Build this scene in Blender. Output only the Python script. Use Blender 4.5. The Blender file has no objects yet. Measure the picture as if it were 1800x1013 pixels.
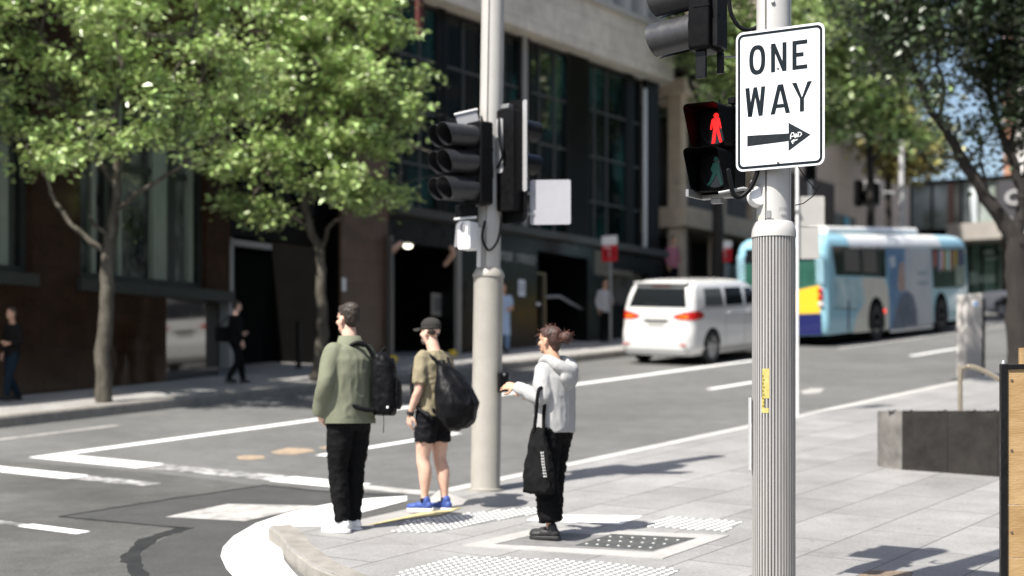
import bpy, math, random
from mathutils import Vector, Matrix, noise
R = math.radians
rnd = random.Random(11)
SC = bpy.context.scene
COL = SC.collection
# ------------------------------------------------------------------ frame
# x right, y away from the camera, z up; the ground climbs 1 in 10 with y.
# street frame: s runs up the street, t across it (towards the far side)
TH = R(57.3)
CT, ST_ = math.cos(TH), math.sin(TH)
CAMZ = 2.276
FPX = 3000.0
U = Vector((CT, ST_, 0)); V = Vector((-ST_, CT, 0))
ROAD = -0.12
FARP = 0.03

def P(s, t, h=0.0):
    x = CT * s - ST_ * t; y = ST_ * s + CT * t
    return Vector((x, y, 0.1 * y + h))

def PZ(s, t, z):
    return Vector((CT * s - ST_ * t, ST_ * s + CT * t, z))

def G(px, py, h=0.0):                    # ground point measured in the photograph
    D = FPX * (CAMZ - h) / (py - 430.0)
    X = (px - 900.0) / FPX * D
    return (CT * X + ST_ * D, -ST_ * X + CT * D)

def TS(px, t):                           # s of a measured column on the plane t
    dx = (px - 900.0) / FPX
    D = t / (CT - ST_ * dx)
    return D * (CT * dx + ST_)

def TZ(px, py, t):
    dx = (px - 900.0) / FPX
    D = t / (CT - ST_ * dx)
    return CAMZ + D * (730.0 - py) / FPX

def VD(px, py, D):
    return Vector(((px - 900.0) / FPX * D, D, CAMZ + D * (730.0 - py) / FPX))

# ------------------------------------------------------------------ materials
MATS = {}
def _n(nt, typ, **kw):
    n = nt.nodes.new(typ)
    for k, v in kw.items(): setattr(n, k, v)
    return n

def mat(name, col, rough=0.6, metal=0.0, var=0.0, scale=6.0, bump=0.0, bscale=60.0, spec=0.5, emit=None,
        estr=0.0, col2=None, det=6.0, rvar=0.0, stretch=(1, 1, 1), trans=0.0, island=0.0, coat=0.0, bdist=0.02, ior=None, lo=.3, hi=.7, speck=None):
    if name in MATS: return MATS[name]
    m = bpy.data.materials.new(name); m.use_nodes = True
    nt = m.node_tree; b = nt.nodes['Principled BSDF']
    c = (*col, 1)
    b.inputs['Base Color'].default_value = c
    b.inputs['Roughness'].default_value = rough
    b.inputs['Metallic'].default_value = metal
    b.inputs['Specular IOR Level'].default_value = spec
    if ior: b.inputs['IOR'].default_value = ior
    if coat: b.inputs['Coat Weight'].default_value = coat; b.inputs['Coat Roughness'].default_value = 0.04
    if emit:
        b.inputs['Emission Color'].default_value = (*emit, 1); b.inputs['Emission Strength'].default_value = estr
    tc = None
    def vec(st):
        nonlocal tc
        if tc is None: tc = _n(nt, 'ShaderNodeTexCoord')
        mp = _n(nt, 'ShaderNodeMapping'); mp.inputs['Scale'].default_value = st
        nt.links.new(tc.outputs['Object'], mp.inputs['Vector']); return mp.outputs['Vector']
    if var or col2 or rvar:
        nz = _n(nt, 'ShaderNodeTexNoise'); nz.inputs['Scale'].default_value = scale; nz.inputs['Detail'].default_value = det
        nz.inputs['Roughness'].default_value = 0.65
        nt.links.new(vec(stretch), nz.inputs['Vector'])
        rp = _n(nt, 'ShaderNodeMapRange'); rp.inputs['From Min'].default_value = lo; rp.inputs['From Max'].default_value = hi
        nt.links.new(nz.outputs['Fac'], rp.inputs['Value'])
        mx = _n(nt, 'ShaderNodeMix', data_type='RGBA')
        a = col if col2 else tuple(x * (1 - var) for x in col)
        d = col2 if col2 else tuple(min(1, x * (1 + var)) for x in col)
        mx.inputs[6].default_value = (*a, 1); mx.inputs[7].default_value = (*d, 1)
        nt.links.new(rp.outputs['Result'], mx.inputs[0]); outc = mx.outputs[2]
        for sc_, am_, dt_ in (speck or ()):
            n3 = _n(nt, 'ShaderNodeTexNoise'); n3.inputs['Scale'].default_value = sc_; n3.inputs['Detail'].default_value = dt_; n3.inputs['Roughness'].default_value = .7
            nt.links.new(vec((1, 1, 1)), n3.inputs['Vector'])
            r3 = _n(nt, 'ShaderNodeMapRange'); r3.inputs['From Min'].default_value = .32; r3.inputs['From Max'].default_value = .68; r3.inputs['To Min'].default_value = 1 - am_; r3.inputs['To Max'].default_value = 1 + am_
            nt.links.new(n3.outputs['Fac'], r3.inputs['Value'])
            h3 = _n(nt, 'ShaderNodeHueSaturation'); nt.links.new(outc, h3.inputs['Color']); nt.links.new(r3.outputs[0], h3.inputs['Value']); outc = h3.outputs[0]
        nt.links.new(outc, b.inputs['Base Color'])
        if rvar:
            r2 = _n(nt, 'ShaderNodeMapRange'); r2.inputs['From Min'].default_value = 0.3; r2.inputs['From Max'].default_value = 0.7
            r2.inputs['To Min'].default_value = max(0, rough - rvar); r2.inputs['To Max'].default_value = min(1, rough + rvar)
            nt.links.new(nz.outputs['Fac'], r2.inputs['Value']); nt.links.new(r2.outputs['Result'], b.inputs['Roughness'])
    if island:
        g = _n(nt, 'ShaderNodeNewGeometry')
        hs = _n(nt, 'ShaderNodeHueSaturation')
        mr = _n(nt, 'ShaderNodeMapRange'); mr.inputs['To Min'].default_value = 1 - island; mr.inputs['To Max'].default_value = 1 + island
        nt.links.new(g.outputs['Random Per Island'], mr.inputs['Value']); nt.links.new(mr.outputs['Result'], hs.inputs['Value'])
        mh = _n(nt, 'ShaderNodeMapRange'); mh.inputs['To Min'].default_value = 0.475; mh.inputs['To Max'].default_value = 0.515
        nt.links.new(g.outputs['Random Per Island'], mh.inputs['Value']); nt.links.new(mh.outputs['Result'], hs.inputs['Hue'])
        hs.inputs['Color'].default_value = c
        nt.links.new(hs.outputs['Color'], b.inputs['Base Color'])
        if trans:
            tr = _n(nt, 'ShaderNodeBsdfTranslucent'); nt.links.new(hs.outputs['Color'], tr.inputs['Color'])
            ms = _n(nt, 'ShaderNodeMixShader'); ms.inputs[0].default_value = trans
            nt.links.new(b.outputs[0], ms.inputs[1]); nt.links.new(tr.outputs[0], ms.inputs[2])
            nt.links.new(ms.outputs[0], nt.nodes['Material Output'].inputs['Surface'])
    if bump:
        n2 = _n(nt, 'ShaderNodeTexNoise'); n2.inputs['Scale'].default_value = bscale; n2.inputs['Detail'].default_value = 5
        nt.links.new(vec(stretch), n2.inputs['Vector'])
        bp = _n(nt, 'ShaderNodeBump'); bp.inputs['Strength'].default_value = bump; bp.inputs['Distance'].default_value = bdist
        nt.links.new(n2.outputs['Fac'], bp.inputs['Height']); nt.links.new(bp.outputs['Normal'], b.inputs['Normal'])
    MATS[name] = m
    return m

def brick_mat(name, c1, c2, mortar, bw, rh, ms, rough=0.6, offset=0.5, rot=-TH, nvar=0.18, nscale=1.3, bump=0.25, plane='xy', spec=0.5, rvar=0.1, msm=0.1, ior=None, stain=0):
    if name in MATS: return MATS[name]
    m = bpy.data.materials.new(name); m.use_nodes = True
    nt = m.node_tree; b = nt.nodes['Principled BSDF']
    tc = _n(nt, 'ShaderNodeTexCoord'); mp = _n(nt, 'ShaderNodeMapping')
    mp.inputs['Rotation'].default_value = (0, 0, rot) if plane == 'xy' else (R(90), 0, 0)
    nt.links.new(tc.outputs['Object'], mp.inputs['Vector'])
    bk = _n(nt, 'ShaderNodeTexBrick'); bk.offset = offset; bk.squash = 1
    bk.inputs['Color1'].default_value = (*c1, 1); bk.inputs['Color2'].default_value = (*c2, 1); bk.inputs['Mortar'].default_value = (*mortar, 1)
    bk.inputs['Scale'].default_value = 1; bk.inputs['Mortar Size'].default_value = ms; bk.inputs['Brick Width'].default_value = bw
    bk.inputs['Row Height'].default_value = rh; bk.inputs['Mortar Smooth'].default_value = msm
    nt.links.new(mp.outputs['Vector'], bk.inputs['Vector'])
    nz = _n(nt, 'ShaderNodeTexNoise'); nz.inputs['Scale'].default_value = nscale; nz.inputs['Detail'].default_value = 8; nz.inputs['Roughness'].default_value = 0.7
    nt.links.new(tc.outputs['Object'], nz.inputs['Vector'])
    mr = _n(nt, 'ShaderNodeMapRange'); mr.inputs['From Min'].default_value = 0.3; mr.inputs['From Max'].default_value = 0.7
    mr.inputs['To Min'].default_value = 1 - nvar; mr.inputs['To Max'].default_value = 1 + nvar
    nt.links.new(nz.outputs['Fac'], mr.inputs['Value'])
    fine = _n(nt, 'ShaderNodeTexNoise'); fine.inputs['Scale'].default_value = 45; fine.inputs['Detail'].default_value = 6
    nt.links.new(tc.outputs['Object'], fine.inputs['Vector'])
    mf = _n(nt, 'ShaderNodeMapRange'); mf.inputs['From Min'].default_value = 0.3; mf.inputs['From Max'].default_value = 0.7
    mf.inputs['To Min'].default_value = 0.84; mf.inputs['To Max'].default_value = 1.16
    nt.links.new(fine.outputs['Fac'], mf.inputs['Value'])
    mm = _n(nt, 'ShaderNodeMath', operation='MULTIPLY'); nt.links.new(mr.outputs[0], mm.inputs[0]); nt.links.new(mf.outputs[0], mm.inputs[1])
    if stain:
        s1 = _n(nt, 'ShaderNodeTexNoise'); s1.inputs['Scale'].default_value = 2.6; s1.inputs['Detail'].default_value = 10; s1.inputs['Roughness'].default_value = .75
        nt.links.new(tc.outputs['Object'], s1.inputs['Vector'])
        s2 = _n(nt, 'ShaderNodeMapRange'); s2.inputs['From Min'].default_value = .56; s2.inputs['From Max'].default_value = .70; s2.inputs['To Min'].default_value = 1; s2.inputs['To Max'].default_value = 1 - stain
        nt.links.new(s1.outputs['Fac'], s2.inputs['Value'])
        vo_ = _n(nt, 'ShaderNodeTexVoronoi'); vo_.inputs['Scale'].default_value = 1.7; nt.links.new(tc.outputs['Object'], vo_.inputs['Vector'])
        v2 = _n(nt, 'ShaderNodeMapRange'); v2.inputs['From Min'].default_value = .03; v2.inputs['From Max'].default_value = .045; v2.inputs['To Min'].default_value = 1 - stain * 1.6; v2.inputs['To Max'].default_value = 1
        nt.links.new(vo_.outputs['Distance'], v2.inputs['Value'])
        m4 = _n(nt, 'ShaderNodeMath', operation='MULTIPLY'); nt.links.new(s2.outputs[0], m4.inputs[0]); nt.links.new(v2.outputs[0], m4.inputs[1])
        m5 = _n(nt, 'ShaderNodeMath', operation='MULTIPLY'); nt.links.new(mm.outputs[0], m5.inputs[0]); nt.links.new(m4.outputs[0], m5.inputs[1]); mm = m5
    hs = _n(nt, 'ShaderNodeHueSaturation'); nt.links.new(bk.outputs['Color'], hs.inputs['Color']); nt.links.new(mm.outputs[0], hs.inputs['Value'])
    nt.links.new(hs.outputs[0], b.inputs['Base Color'])
    b.inputs['Roughness'].default_value = rough; b.inputs['Specular IOR Level'].default_value = spec
    if ior: b.inputs['IOR'].default_value = ior
    if rvar:
        r2 = _n(nt, 'ShaderNodeMapRange'); r2.inputs['From Min'].default_value = .3; r2.inputs['From Max'].default_value = .7
        r2.inputs['To Min'].default_value = max(0, rough - rvar); r2.inputs['To Max'].default_value = rough + rvar
        nt.links.new(nz.outputs['Fac'], r2.inputs['Value']); nt.links.new(r2.outputs[0], b.inputs['Roughness'])
    bp = _n(nt, 'ShaderNodeBump'); bp.inputs['Strength'].default_value = bump; bp.inputs['Distance'].default_value = 0.004; bp.invert = True
    nt.links.new(bk.outputs['Fac'], bp.inputs['Height']); nt.links.new(bp.outputs['Normal'], b.inputs['Normal'])
    MATS[name] = m
    return m

# ------------------------------------------------------------------ mesh builder
class MB:
    def __init__(s): s.v = []; s.f = []; s.m = []
    def add(s, vs, fs, mi=0):
        o = len(s.v); s.v += [Vector(v) for v in vs]
        for f in fs: s.f.append([i + o for i in f]); s.m.append(mi)
        return s
    def box(s, x0, x1, y0, y1, z0, z1, mi=0, M=None):
        vs = [Vector((x, y, z)) for z in (z0, z1) for y in (y0, y1) for x in (x0, x1)]
        if M is not None: vs = [M @ v for v in vs]
        return s.add(vs, [(0, 2, 3, 1), (4, 5, 7, 6), (0, 1, 5, 4), (2, 6, 7, 3), (0, 4, 6, 2), (1, 3, 7, 5)], mi)
    def rbox(s, x0, x1, y0, y1, z0, z1, r, axis='z', mi=0, M=None, n=4):
        A = {'z': (0, 1, 2), 'y': (0, 2, 1), 'x': (1, 2, 0)}[axis]
        lo = (x0, y0, z0); hi = (x1, y1, z1)
        a0, a1 = lo[A[0]], hi[A[0]]; b0, b1 = lo[A[1]], hi[A[1]]
        pts = rrect(a0, a1, b0, b1, r, n)
        def mp(p, d):
            w = [0, 0, 0]; w[A[0]], w[A[1]], w[A[2]] = p[0], p[1], d
            w = Vector(w); return M @ w if M is not None else w
        return s.prism(pts, mp, lo[A[2]], hi[A[2]], mi)
    def prism(s, poly, mp, d0, d1, mi=0):
        n = len(poly)
        vs = [mp(p, d0) for p in poly] + [mp(p, d1) for p in poly]
        fs = [list(range(n))[::-1], list(range(n, 2 * n))] + [(i, (i + 1) % n, n + (i + 1) % n, n + i) for i in range(n)]
        return s.add(vs, fs, mi)
    def ring_prism(s, outer, inner, mp, d0, d1, mi=0):    # frame between two loops of equal length
        n = len(outer)
        vs = [mp(p, d) for d in (d0, d1) for p in outer] + [mp(p, d) for d in (d0, d1) for p in inner]
        fs = []
        for i in range(n):
            j = (i + 1) % n
            fs += [(n + i, n + j, 3 * n + j, 3 * n + i), (i, 2 * n + i, 2 * n + j, j), (i, j, n + j, n + i), (2 * n + i, 3 * n + i, 3 * n + j, 2 * n + j)]
        return s.add(vs, fs, mi)
    def tube(s, path, rad, n=10, mi=0, cap=True, flat=1.0, up=None, closed=False):
        path = [Vector(p) for p in path]
        if not isinstance(rad, (list, tuple)): rad = [rad] * len(path)
        L = len(path); vs = []; prev = None
        for i, p in enumerate(path):
            if closed: t = path[(i + 1) % L] - path[i - 1]
            else: t = path[min(i + 1, L - 1)] - path[max(i - 1, 0)]
            t = t.normalized() if t.length > 1e-9 else Vector((0, 0, 1))
            if prev is None:
                a = Vector(up) if up else (Vector((0, 0, 1)) if abs(t.z) < 0.9 else Vector((1, 0, 0)))
                a = (a - t * a.dot(t)).normalized()
            else:
                a = prev - t * prev.dot(t)
                a = a.normalized() if a.length > 1e-6 else prev
            prev = a; b = t.cross(a)
            for k in range(n):
                g = 2 * math.pi * k / n
                vs.append(p + a * (math.cos(g) * rad[i] * flat) + b * (math.sin(g) * rad[i]))
        fs = []
        for i in range(L if closed else L - 1):
            i2 = (i + 1) % L
            for k in range(n):
                fs.append((i * n + k, i * n + (k + 1) % n, i2 * n + (k + 1) % n, i2 * n + k))
        if cap and not closed: fs += [tuple(range(n))[::-1], tuple((L - 1) * n + k for k in range(n))]
        return s.add(vs, fs, mi)
    def limb(s, pts, rad, n=14):
        pts = [Vector(p) for p in pts]; q, r = [], []
        L = len(pts)
        for i in range(L - 1):
            p0 = pts[max(i - 1, 0)]; p1 = pts[i]; p2 = pts[i + 1]; p3 = pts[min(i + 2, L - 1)]
            for k in range(6):
                u = k / 6.0
                q.append(0.5 * ((2 * p1) + (p2 - p0) * u + (2 * p0 - 5 * p1 + 4 * p2 - p3) * u * u + (3 * p1 - p0 - 3 * p2 + p3) * u ** 3))
                w = u * u * (3 - 2 * u); r.append(rad[i] * (1 - w) + rad[i + 1] * w)
        q.append(pts[-1]); r.append(rad[-1])
        s.tube(q, r, n)
        s.ell(pts[0], rad[0]); s.ell(pts[-1], rad[-1])
        return s
    def lathe(s, prof, n=24, c=(0, 0, 0), mi=0, cap=True, M=None):
        vs = []; c = Vector(c)
        for r, z in prof:
            for k in range(n):
                g = 2 * math.pi * k / n
                v = Vector((r * math.cos(g), r * math.sin(g), z)) + c
                vs.append(M @ v if M is not None else v)
        fs = []
        for i in range(len(prof) - 1):
            for k in range(n): fs.append((i * n + k, i * n + (k + 1) % n, (i + 1) * n + (k + 1) % n, (i + 1) * n + k))
        if cap: fs += [tuple(range(n))[::-1], tuple((len(prof) - 1) * n + k for k in range(n))]
        return s.add(vs, fs, mi)
    def ell(s, c, r, ax=None, nu=14, nv=9, mi=0):
        c = Vector(c)
        if not isinstance(r, (list, tuple)): r = (r, r, r)
        if ax is None: ax = (Vector((1, 0, 0)), Vector((0, 1, 0)), Vector((0, 0, 1)))
        vs = [c - ax[2] * r[2]]
        for j in range(1, nv):
            ph = -math.pi / 2 + math.pi * j / nv
            for k in range(nu):
                g = 2 * math.pi * k / nu
                vs.append(c + ax[0] * (r[0] * math.cos(ph) * math.cos(g)) + ax[1] * (r[1] * math.cos(ph) * math.sin(g)) + ax[2] * (r[2] * math.sin(ph)))
        vs.append(c + ax[2] * r[2]); top = len(vs) - 1
        fs = [(0, 1 + (k + 1) % nu, 1 + k) for k in range(nu)]
        for j in range(nv - 2):
            for k in range(nu):
                a = 1 + j * nu
                fs.append((a + k, a + (k + 1) % nu, a + nu + (k + 1) % nu, a + nu + k))
        a = 1 + (nv - 2) * nu
        fs += [(a + k, a + (k + 1) % nu, top) for k in range(nu)]
        return s.add(vs, fs, mi)
    def loft(s, rings, n=20, e=2.3, mi=0):     # rings: (cx, cy, cz, rx, ry)
        vs = []
        for cx, cy, cz, rx, ry in rings:
            for k in range(n):
                g = 2 * math.pi * k / n; cg, sg = math.cos(g), math.sin(g)
                vs.append((cx + rx * math.copysign(abs(cg) ** (2 / e), cg), cy + ry * math.copysign(abs(sg) ** (2 / e), sg), cz))
        fs = []
        for i in range(len(rings) - 1):
            for k in range(n): fs.append((i * n + k, i * n + (k + 1) % n, (i + 1) * n + (k + 1) % n, (i + 1) * n + k))
        fs += [tuple(range(n))[::-1], tuple((len(rings) - 1) * n + k for k in range(n))]
        return s.add(vs, fs, mi)
    def rings(s, loops, mi=0, cap=True, closed=True):
        n = len(loops[0]); vs = [p for l in loops for p in l]; fs = []
        for i in range(len(loops) - 1):
            for k in range(n if closed else n - 1): fs.append((i * n + k, i * n + (k + 1) % n, (i + 1) * n + (k + 1) % n, (i + 1) * n + k))
        if cap: fs += [tuple(range(n))[::-1], tuple((len(loops) - 1) * n + k for k in range(n))]
        return s.add(vs, fs, mi)
    def scale(s, k): s.v = [v * k for v in s.v]; return s
    def off(s, o):
        o = Vector(o); s.v = [v - o for v in s.v]; return s
    def mesh(s, name, mats):
        me = bpy.data.meshes.new(name)
        me.from_pydata([tuple(v) for v in s.v], [], s.f)
        for m in (mats if isinstance(mats, (list, tuple)) else [mats]): me.materials.append(m)
        if any(s.m): me.polygons.foreach_set('material_index', s.m)
        me.validate(); me.update()
        return me
    def build(s, name, mats, parent=None, M=None, smooth=35, bevel=0.0, seg=2):
        me = s.mesh(name, mats)
        if smooth:
            me.polygons.foreach_set('use_smooth', [True] * len(me.polygons))
            me.set_sharp_from_angle(angle=R(smooth))
        o = bpy.data.objects.new(name, me); COL.objects.link(o)
        if parent is not None: o.parent = parent
        if M is not None: o.matrix_local = M
        if bevel:
            b = o.modifiers.new('bevel', 'BEVEL'); b.width = bevel; b.segments = seg; b.limit_method = 'ANGLE'; b.angle_limit = R(40)
        return o

def rrect(x0, x1, y0, y1, r, n=5):
    pts = []
    for cx, cy, a in ((x1 - r, y0 + r, -90), (x1 - r, y1 - r, 0), (x0 + r, y1 - r, 90), (x0 + r, y0 + r, 180)):
        for k in range(n + 1):
            g = R(a + 90.0 * k / n); pts.append((cx + r * math.cos(g), cy + r * math.sin(g)))
    return pts

def remesh(mb, name, mats, voxel=0.008, sm=3, parent=None, M=None, fold=0.0, fscale=0.12, fz=1.0):
    me = mb.mesh('tmp', mats); o = bpy.data.objects.new('tmp', me); COL.objects.link(o)
    r = o.modifiers.new('r', 'REMESH'); r.mode = 'VOXEL'; r.voxel_size = voxel
    if sm:
        q = o.modifiers.new('s', 'SMOOTH'); q.factor = 0.5; q.iterations = sm
    dg = bpy.context.evaluated_depsgraph_get(); dg.update()
    me2 = bpy.data.meshes.new_from_object(o.evaluated_get(dg))
    bpy.data.objects.remove(o); bpy.data.meshes.remove(me)
    me2.name = name
    me2.materials.clear()
    for m in (mats if isinstance(mats, (list, tuple)) else [mats]): me2.materials.append(m)
    if fold:
        me2.update()
        for v in me2.vertices:
            p = v.co; q = Vector((p.x, p.y, p.z * fz)) / fscale
            d = noise.noise(q) + 0.5 * noise.noise(q * 2.1 + Vector((7, 3, 1)))
            d = (1 - abs(d)) ** 2 - 0.45
            v.co = p + v.normal * (d * fold)
    me2.polygons.foreach_set('use_smooth', [True] * len(me2.polygons)); me2.update()
    o = bpy.data.objects.new(name, me2); COL.objects.link(o)
    if parent is not None: o.parent = parent
    if M is not None: o.matrix_local = M
    return o

def tag(o, label=None, cat=None, group=None, kind=None):
    if label: o['label'] = label
    if cat: o['category'] = cat
    if group: o['group'] = group
    if kind: o['kind'] = kind
    return o

def thing(name, label, cat, M, group=None):
    o = bpy.data.objects.new(name, None); COL.objects.link(o)
    o.empty_display_size = 0.2
    o.matrix_world = M if isinstance(M, Matrix) else Matrix.Translation(M)
    return tag(o, label, cat, group)

def street_M(s, t, h=0.0):
    return Matrix.Translation(P(s, t, h)) @ Matrix.Rotation(TH, 4, 'Z')

def basis(o, x, y, z):
    m = Matrix((x, y, z)).transposed().to_4x4(); m.translation = o
    return m

def copy_tree(o, parent=None):
    c = o.copy(); COL.objects.link(c)
    if parent is not None: c.parent = parent; c.matrix_parent_inverse = o.matrix_parent_inverse.copy()
    for ch in list(o.children): copy_tree(ch, c)
    return c
SUN_EL, SUN_AZ, SUN_STR, SKY_STR, EXPO = 55, (-.68, -.735), 4.5, .085, 1.06
# small helpers needed by the people
def gh_(s, t):
    if 10.6 < s < 12.9 and t > 8.35: return max(-0.11, -0.11 * (t - 8.35) / 0.77)
    return 0.0
M_wcoat_ = mat('sole_white', (.76, .76, .75), .5)
M_black_ = mat('sole_black', (.013, .013, .014), .6)
# ================================================================== people
def skin_mat(nm, c, c2): return mat(nm, c, .5, col2=c2, scale=7, spec=.35)
SK1 = skin_mat('skin_light', (.52, .305, .225), (.70, .46, .36))
SK2 = skin_mat('skin_tan', (.46, .26, .17), (.54, .32, .22))
M_eyew = mat('eye', (.02, .016, .014), .2)
M_lip = mat('lip', (.36, .13, .11), .5)
def cloth(nm, c, var=.1, rough=.85, bs=28, b=.35, st=(1, 1, .45)): return mat(nm, c, rough, var=var, scale=5, bump=b, bscale=bs, stretch=st, spec=.08, bdist=.01)
def hand(mb, w, d, nrm, thumb, k=1.0, curl=.35, n=7):
    d = Vector(d).normalized(); nrm = Vector(nrm); nrm = (nrm - d * nrm.dot(d)).normalized(); lat = d.cross(nrm) * thumb   # lat points to the thumb side
    mb.ell(w + d * .05 * k, (.054 * k, .041 * k, .0165 * k), (d, lat, nrm))
    mb.tube([w - d * .02 * k, w + d * .05 * k], [.027 * k, .032 * k], 10, flat=.6, up=nrm)
    for i, (L, cu) in enumerate(((.070, .8), (.079, .95), (.073, 1.05), (.057, 1.2))):
        p = w + d * (.088 - .004 * abs(i - 1)) * k + lat * (.031 - .0215 * i) * k; pts = [p - d * .02 * k, p]; a = curl * cu; dd = d + lat * (.07 - .05 * i); dd.normalize()
        for q in (.44, .32, .26):
            ang = a; e = (dd * math.cos(ang) + nrm * math.sin(ang)).normalized(); p = p + e * L * q * k; pts.append(p); dd = e; nr2 = nrm
        mb.tube(pts, [.0092 * k, .0092 * k, .0087 * k, .008 * k, .0068 * k], n); mb.ell(pts[-1], .0068 * k, nu=6, nv=4)
    p0 = w + d * .022 * k + lat * .026 * k; p1 = p0 + (d * .55 + lat * .75 + nrm * .35).normalized() * .042 * k; p2 = p1 + (d * .9 + lat * .25 + nrm * .35).normalized() * .034 * k; p3 = p2 + (d + nrm * .3).normalized() * .022 * k
    mb.tube([p0 - lat * .01 * k, p0, p1, p2, p3], [.014 * k, .0145 * k, .0115 * k, .010 * k, .0075 * k], n); mb.ell(p3, .0075 * k, nu=6, nv=4)
def headgeo(mb, h):
    # h: head centre offset from the standard one, face towards +x
    e = lambda c, r: mb.ell(Vector(c) + h, r)
    e((-.004, 0, 1.712), (.097, .076, .090)); e((.030, 0, 1.655), (.064, .062, .085)); e((.040, 0, 1.612), (.048, .052, .042)); e((.074, 0, 1.592), (.021, .025, .020))
    mb.tube([Vector((.088, 0, 1.700)) + h, Vector((.100, 0, 1.672)) + h, Vector((.113, 0, 1.652)) + h, Vector((.094, 0, 1.640)) + h], [.009, .011, .0155, .012], 9)
    e((.083, 0, 1.703), (.014, .050, .011)); e((.087, 0, 1.619), (.013, .026, .0065)); e((.085, 0, 1.608), (.013, .022, .007))
    for s_ in (1, -1):
        e((.070, .036 * s_, 1.658), (.022, .024, .022)); e((-.004, .080 * s_, 1.668), (.020, .009, .032)); e((.002, .078 * s_, 1.645), (.012, .008, .012))
    mb.limb([Vector((-.02, 0, 1.44)), Vector((-.012, 0, 1.53)) + h * .5, Vector((.0, 0, 1.62)) + h], [.068, .060, .058])
def person(label, M, k, J, skin, fine=.0055, sleeves='long', hands=(True, True), face=True):
    """J: joints in a 1.80 m figure (x ahead, y left, z up). Returns the body object (top level)."""
    lk = J.get('lk', .82)
    h = Vector(J.get('head', (0, 0, 0)))
    mb = MB(); headgeo(mb, h)
    tx = J.get('lean', 0.0)
    mb.loft([(0, 0, .86, .095, .14), (0, 0, .93, .115, .165), (0, 0, 1.05, .105, .145), (tx * .5, 0, 1.2, .115, .155), (tx, 0, 1.34, .118, .175), (tx, 0, 1.43, .085, .165), (tx * .8 - .005, 0, 1.49, .06, .09)], 20, 2.2)
    for sd in ('l', 'r'):
        S, E_1, W = (Vector(J[a + sd]) for a in ('sh_', 'el_', 'wr_'))
        mb.limb([S, S.lerp(E_1, .45), E_1, E_1.lerp(W, .35), W], [.052, .047, .040, .041, .027])
        hd = Vector(J.get('hd_' + sd, W - E_1)); pn = J.get('pn_' + sd, (-1, 0, 0) if sd == 'x' else (0, -1 if sd == 'l' else 1, 0))
        hand(mb, W, hd, pn, J.get('th_' + sd, 1 if sd == 'l' else -1), 1.0, J.get('curl_' + sd, .35))
        Hp, Kn, An = (Vector(J[a + sd]) for a in ('hip_', 'kn_', 'an_'))
        mb.limb([Hp, Hp.lerp(Kn, .5), Kn, Kn.lerp(An, .32) + Vector((-.018, 0, 0)), An.lerp(Kn, .12), An], [.088 * lk, .076 * lk, .055 * lk, .056 * lk, .034, .036])
        f = Vector(J.get('ft_' + sd, (1, 0, 0))).normalized()
        mb.limb([An - f * .03 - Vector((0, 0, .03)), An + f * .07 - Vector((0, 0, .045)), An + f * .15 - Vector((0, 0, .06))], [.034, .034, .024])
    mb.scale(k)
    b = remesh(mb, 'person', skin, fine * max(k, .6) if fine < .01 else fine, 2)
    b.matrix_world = M; tag(b, label, 'person')
    if face:
        for s_ in (1, -1):
            m2 = MB(); m2.ell((Vector((.0865, .031 * s_, 1.682)) + h) * k, (.007 * k, .012 * k, .0055 * k)); m2.build('eye', M_eyew, b, smooth=60)
            m2 = MB(); m2.tube([(Vector((.094, .014 * s_, 1.706)) + h) * k, (Vector((.092, .034 * s_, 1.711)) + h) * k, (Vector((.078, .052 * s_, 1.704)) + h) * k], .0045 * k, 6, flat=.7); m2.build('eyebrow', M_hairb, b, smooth=60)
        m2 = MB(); m2.ell((Vector((.0965, 0, 1.6135)) + h) * k, (.005 * k, .021 * k, .0075 * k)); m2.build('mouth', M_lip, b, smooth=60)
    return b
M_hairb = mat('hair_brown_dark', (.03, .02, .014), .55, col2=(.07, .048, .034), scale=40, stretch=(1, 1, .3), bump=.6, bscale=90)
M_hairg = mat('hair_greying', (.014, .010, .0075), .5, col2=(.058, .045, .036), scale=22, stretch=(1, 1, .5), bump=.25, bscale=60, spec=.3)
M_hairr = mat('hair_red_brown', (.016, .008, .006), .45, col2=(.085, .032, .02), scale=9, stretch=(1, 1, .5), bump=.7, bscale=70)
def garment(name, mb, m, b, k, vox=.011, sm=4, fold=.012, fs=.10, fz=1.0):
    mb.scale(k); return remesh(mb, name, m, vox * max(k, .75), sm, b, None, fold * k, fs * k, fz)
def shoe(b, k, An, f, up_m, sole_m, sole_h=.03, low=True):
    An = Vector(An); f = Vector(f).normalized(); z0 = An.z - .095
    l = Vector((-f.y, f.x, 0)); q = lambda a, c, z: Vector((An.x, An.y, 0)) + f * a + l * c + Vector((0, 0, z0 + z))
    mb = MB(); ax = (f, l, Vector((0, 0, 1)))
    mb.ell(q(-.03, 0, .055), (.052, .039, .045), ax); mb.ell(q(.05, 0, .055), (.075, .043, .04), ax); mb.ell(q(.13, .004, .045), (.068, .047, .032), ax); mb.limb([q(-.01, 0, .06), q(-.012, 0, .105)], [.042, .043])
    up = garment('shoe', mb, up_m, b, k, .007, 2, 0)
    out = [(-.092, 0), (-.08, .028), (-.03, .038), (.05, .042), (.12, .05), (.17, .04), (.198, .008), (.19, -.02), (.15, -.042), (.09, -.047), (.02, -.038), (-.05, -.036), (-.082, -.026)]
    mb = MB(); mb.prism(out, lambda p, d: q(p[0], p[1], d), .0, sole_h); mb.scale(k); mb.build('sole', sole_m, up, smooth=30, bevel=.006 * k)
    mb = MB()
    for i in range(4): mb.tube([q(.035 + i * .022, .022, .088 - i * .006), q(.035 + i * .022, -.022, .088 - i * .006)], .004, 6)
    mb.scale(k); mb.build('lace', sole_m, up, smooth=60)
    return up
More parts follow.
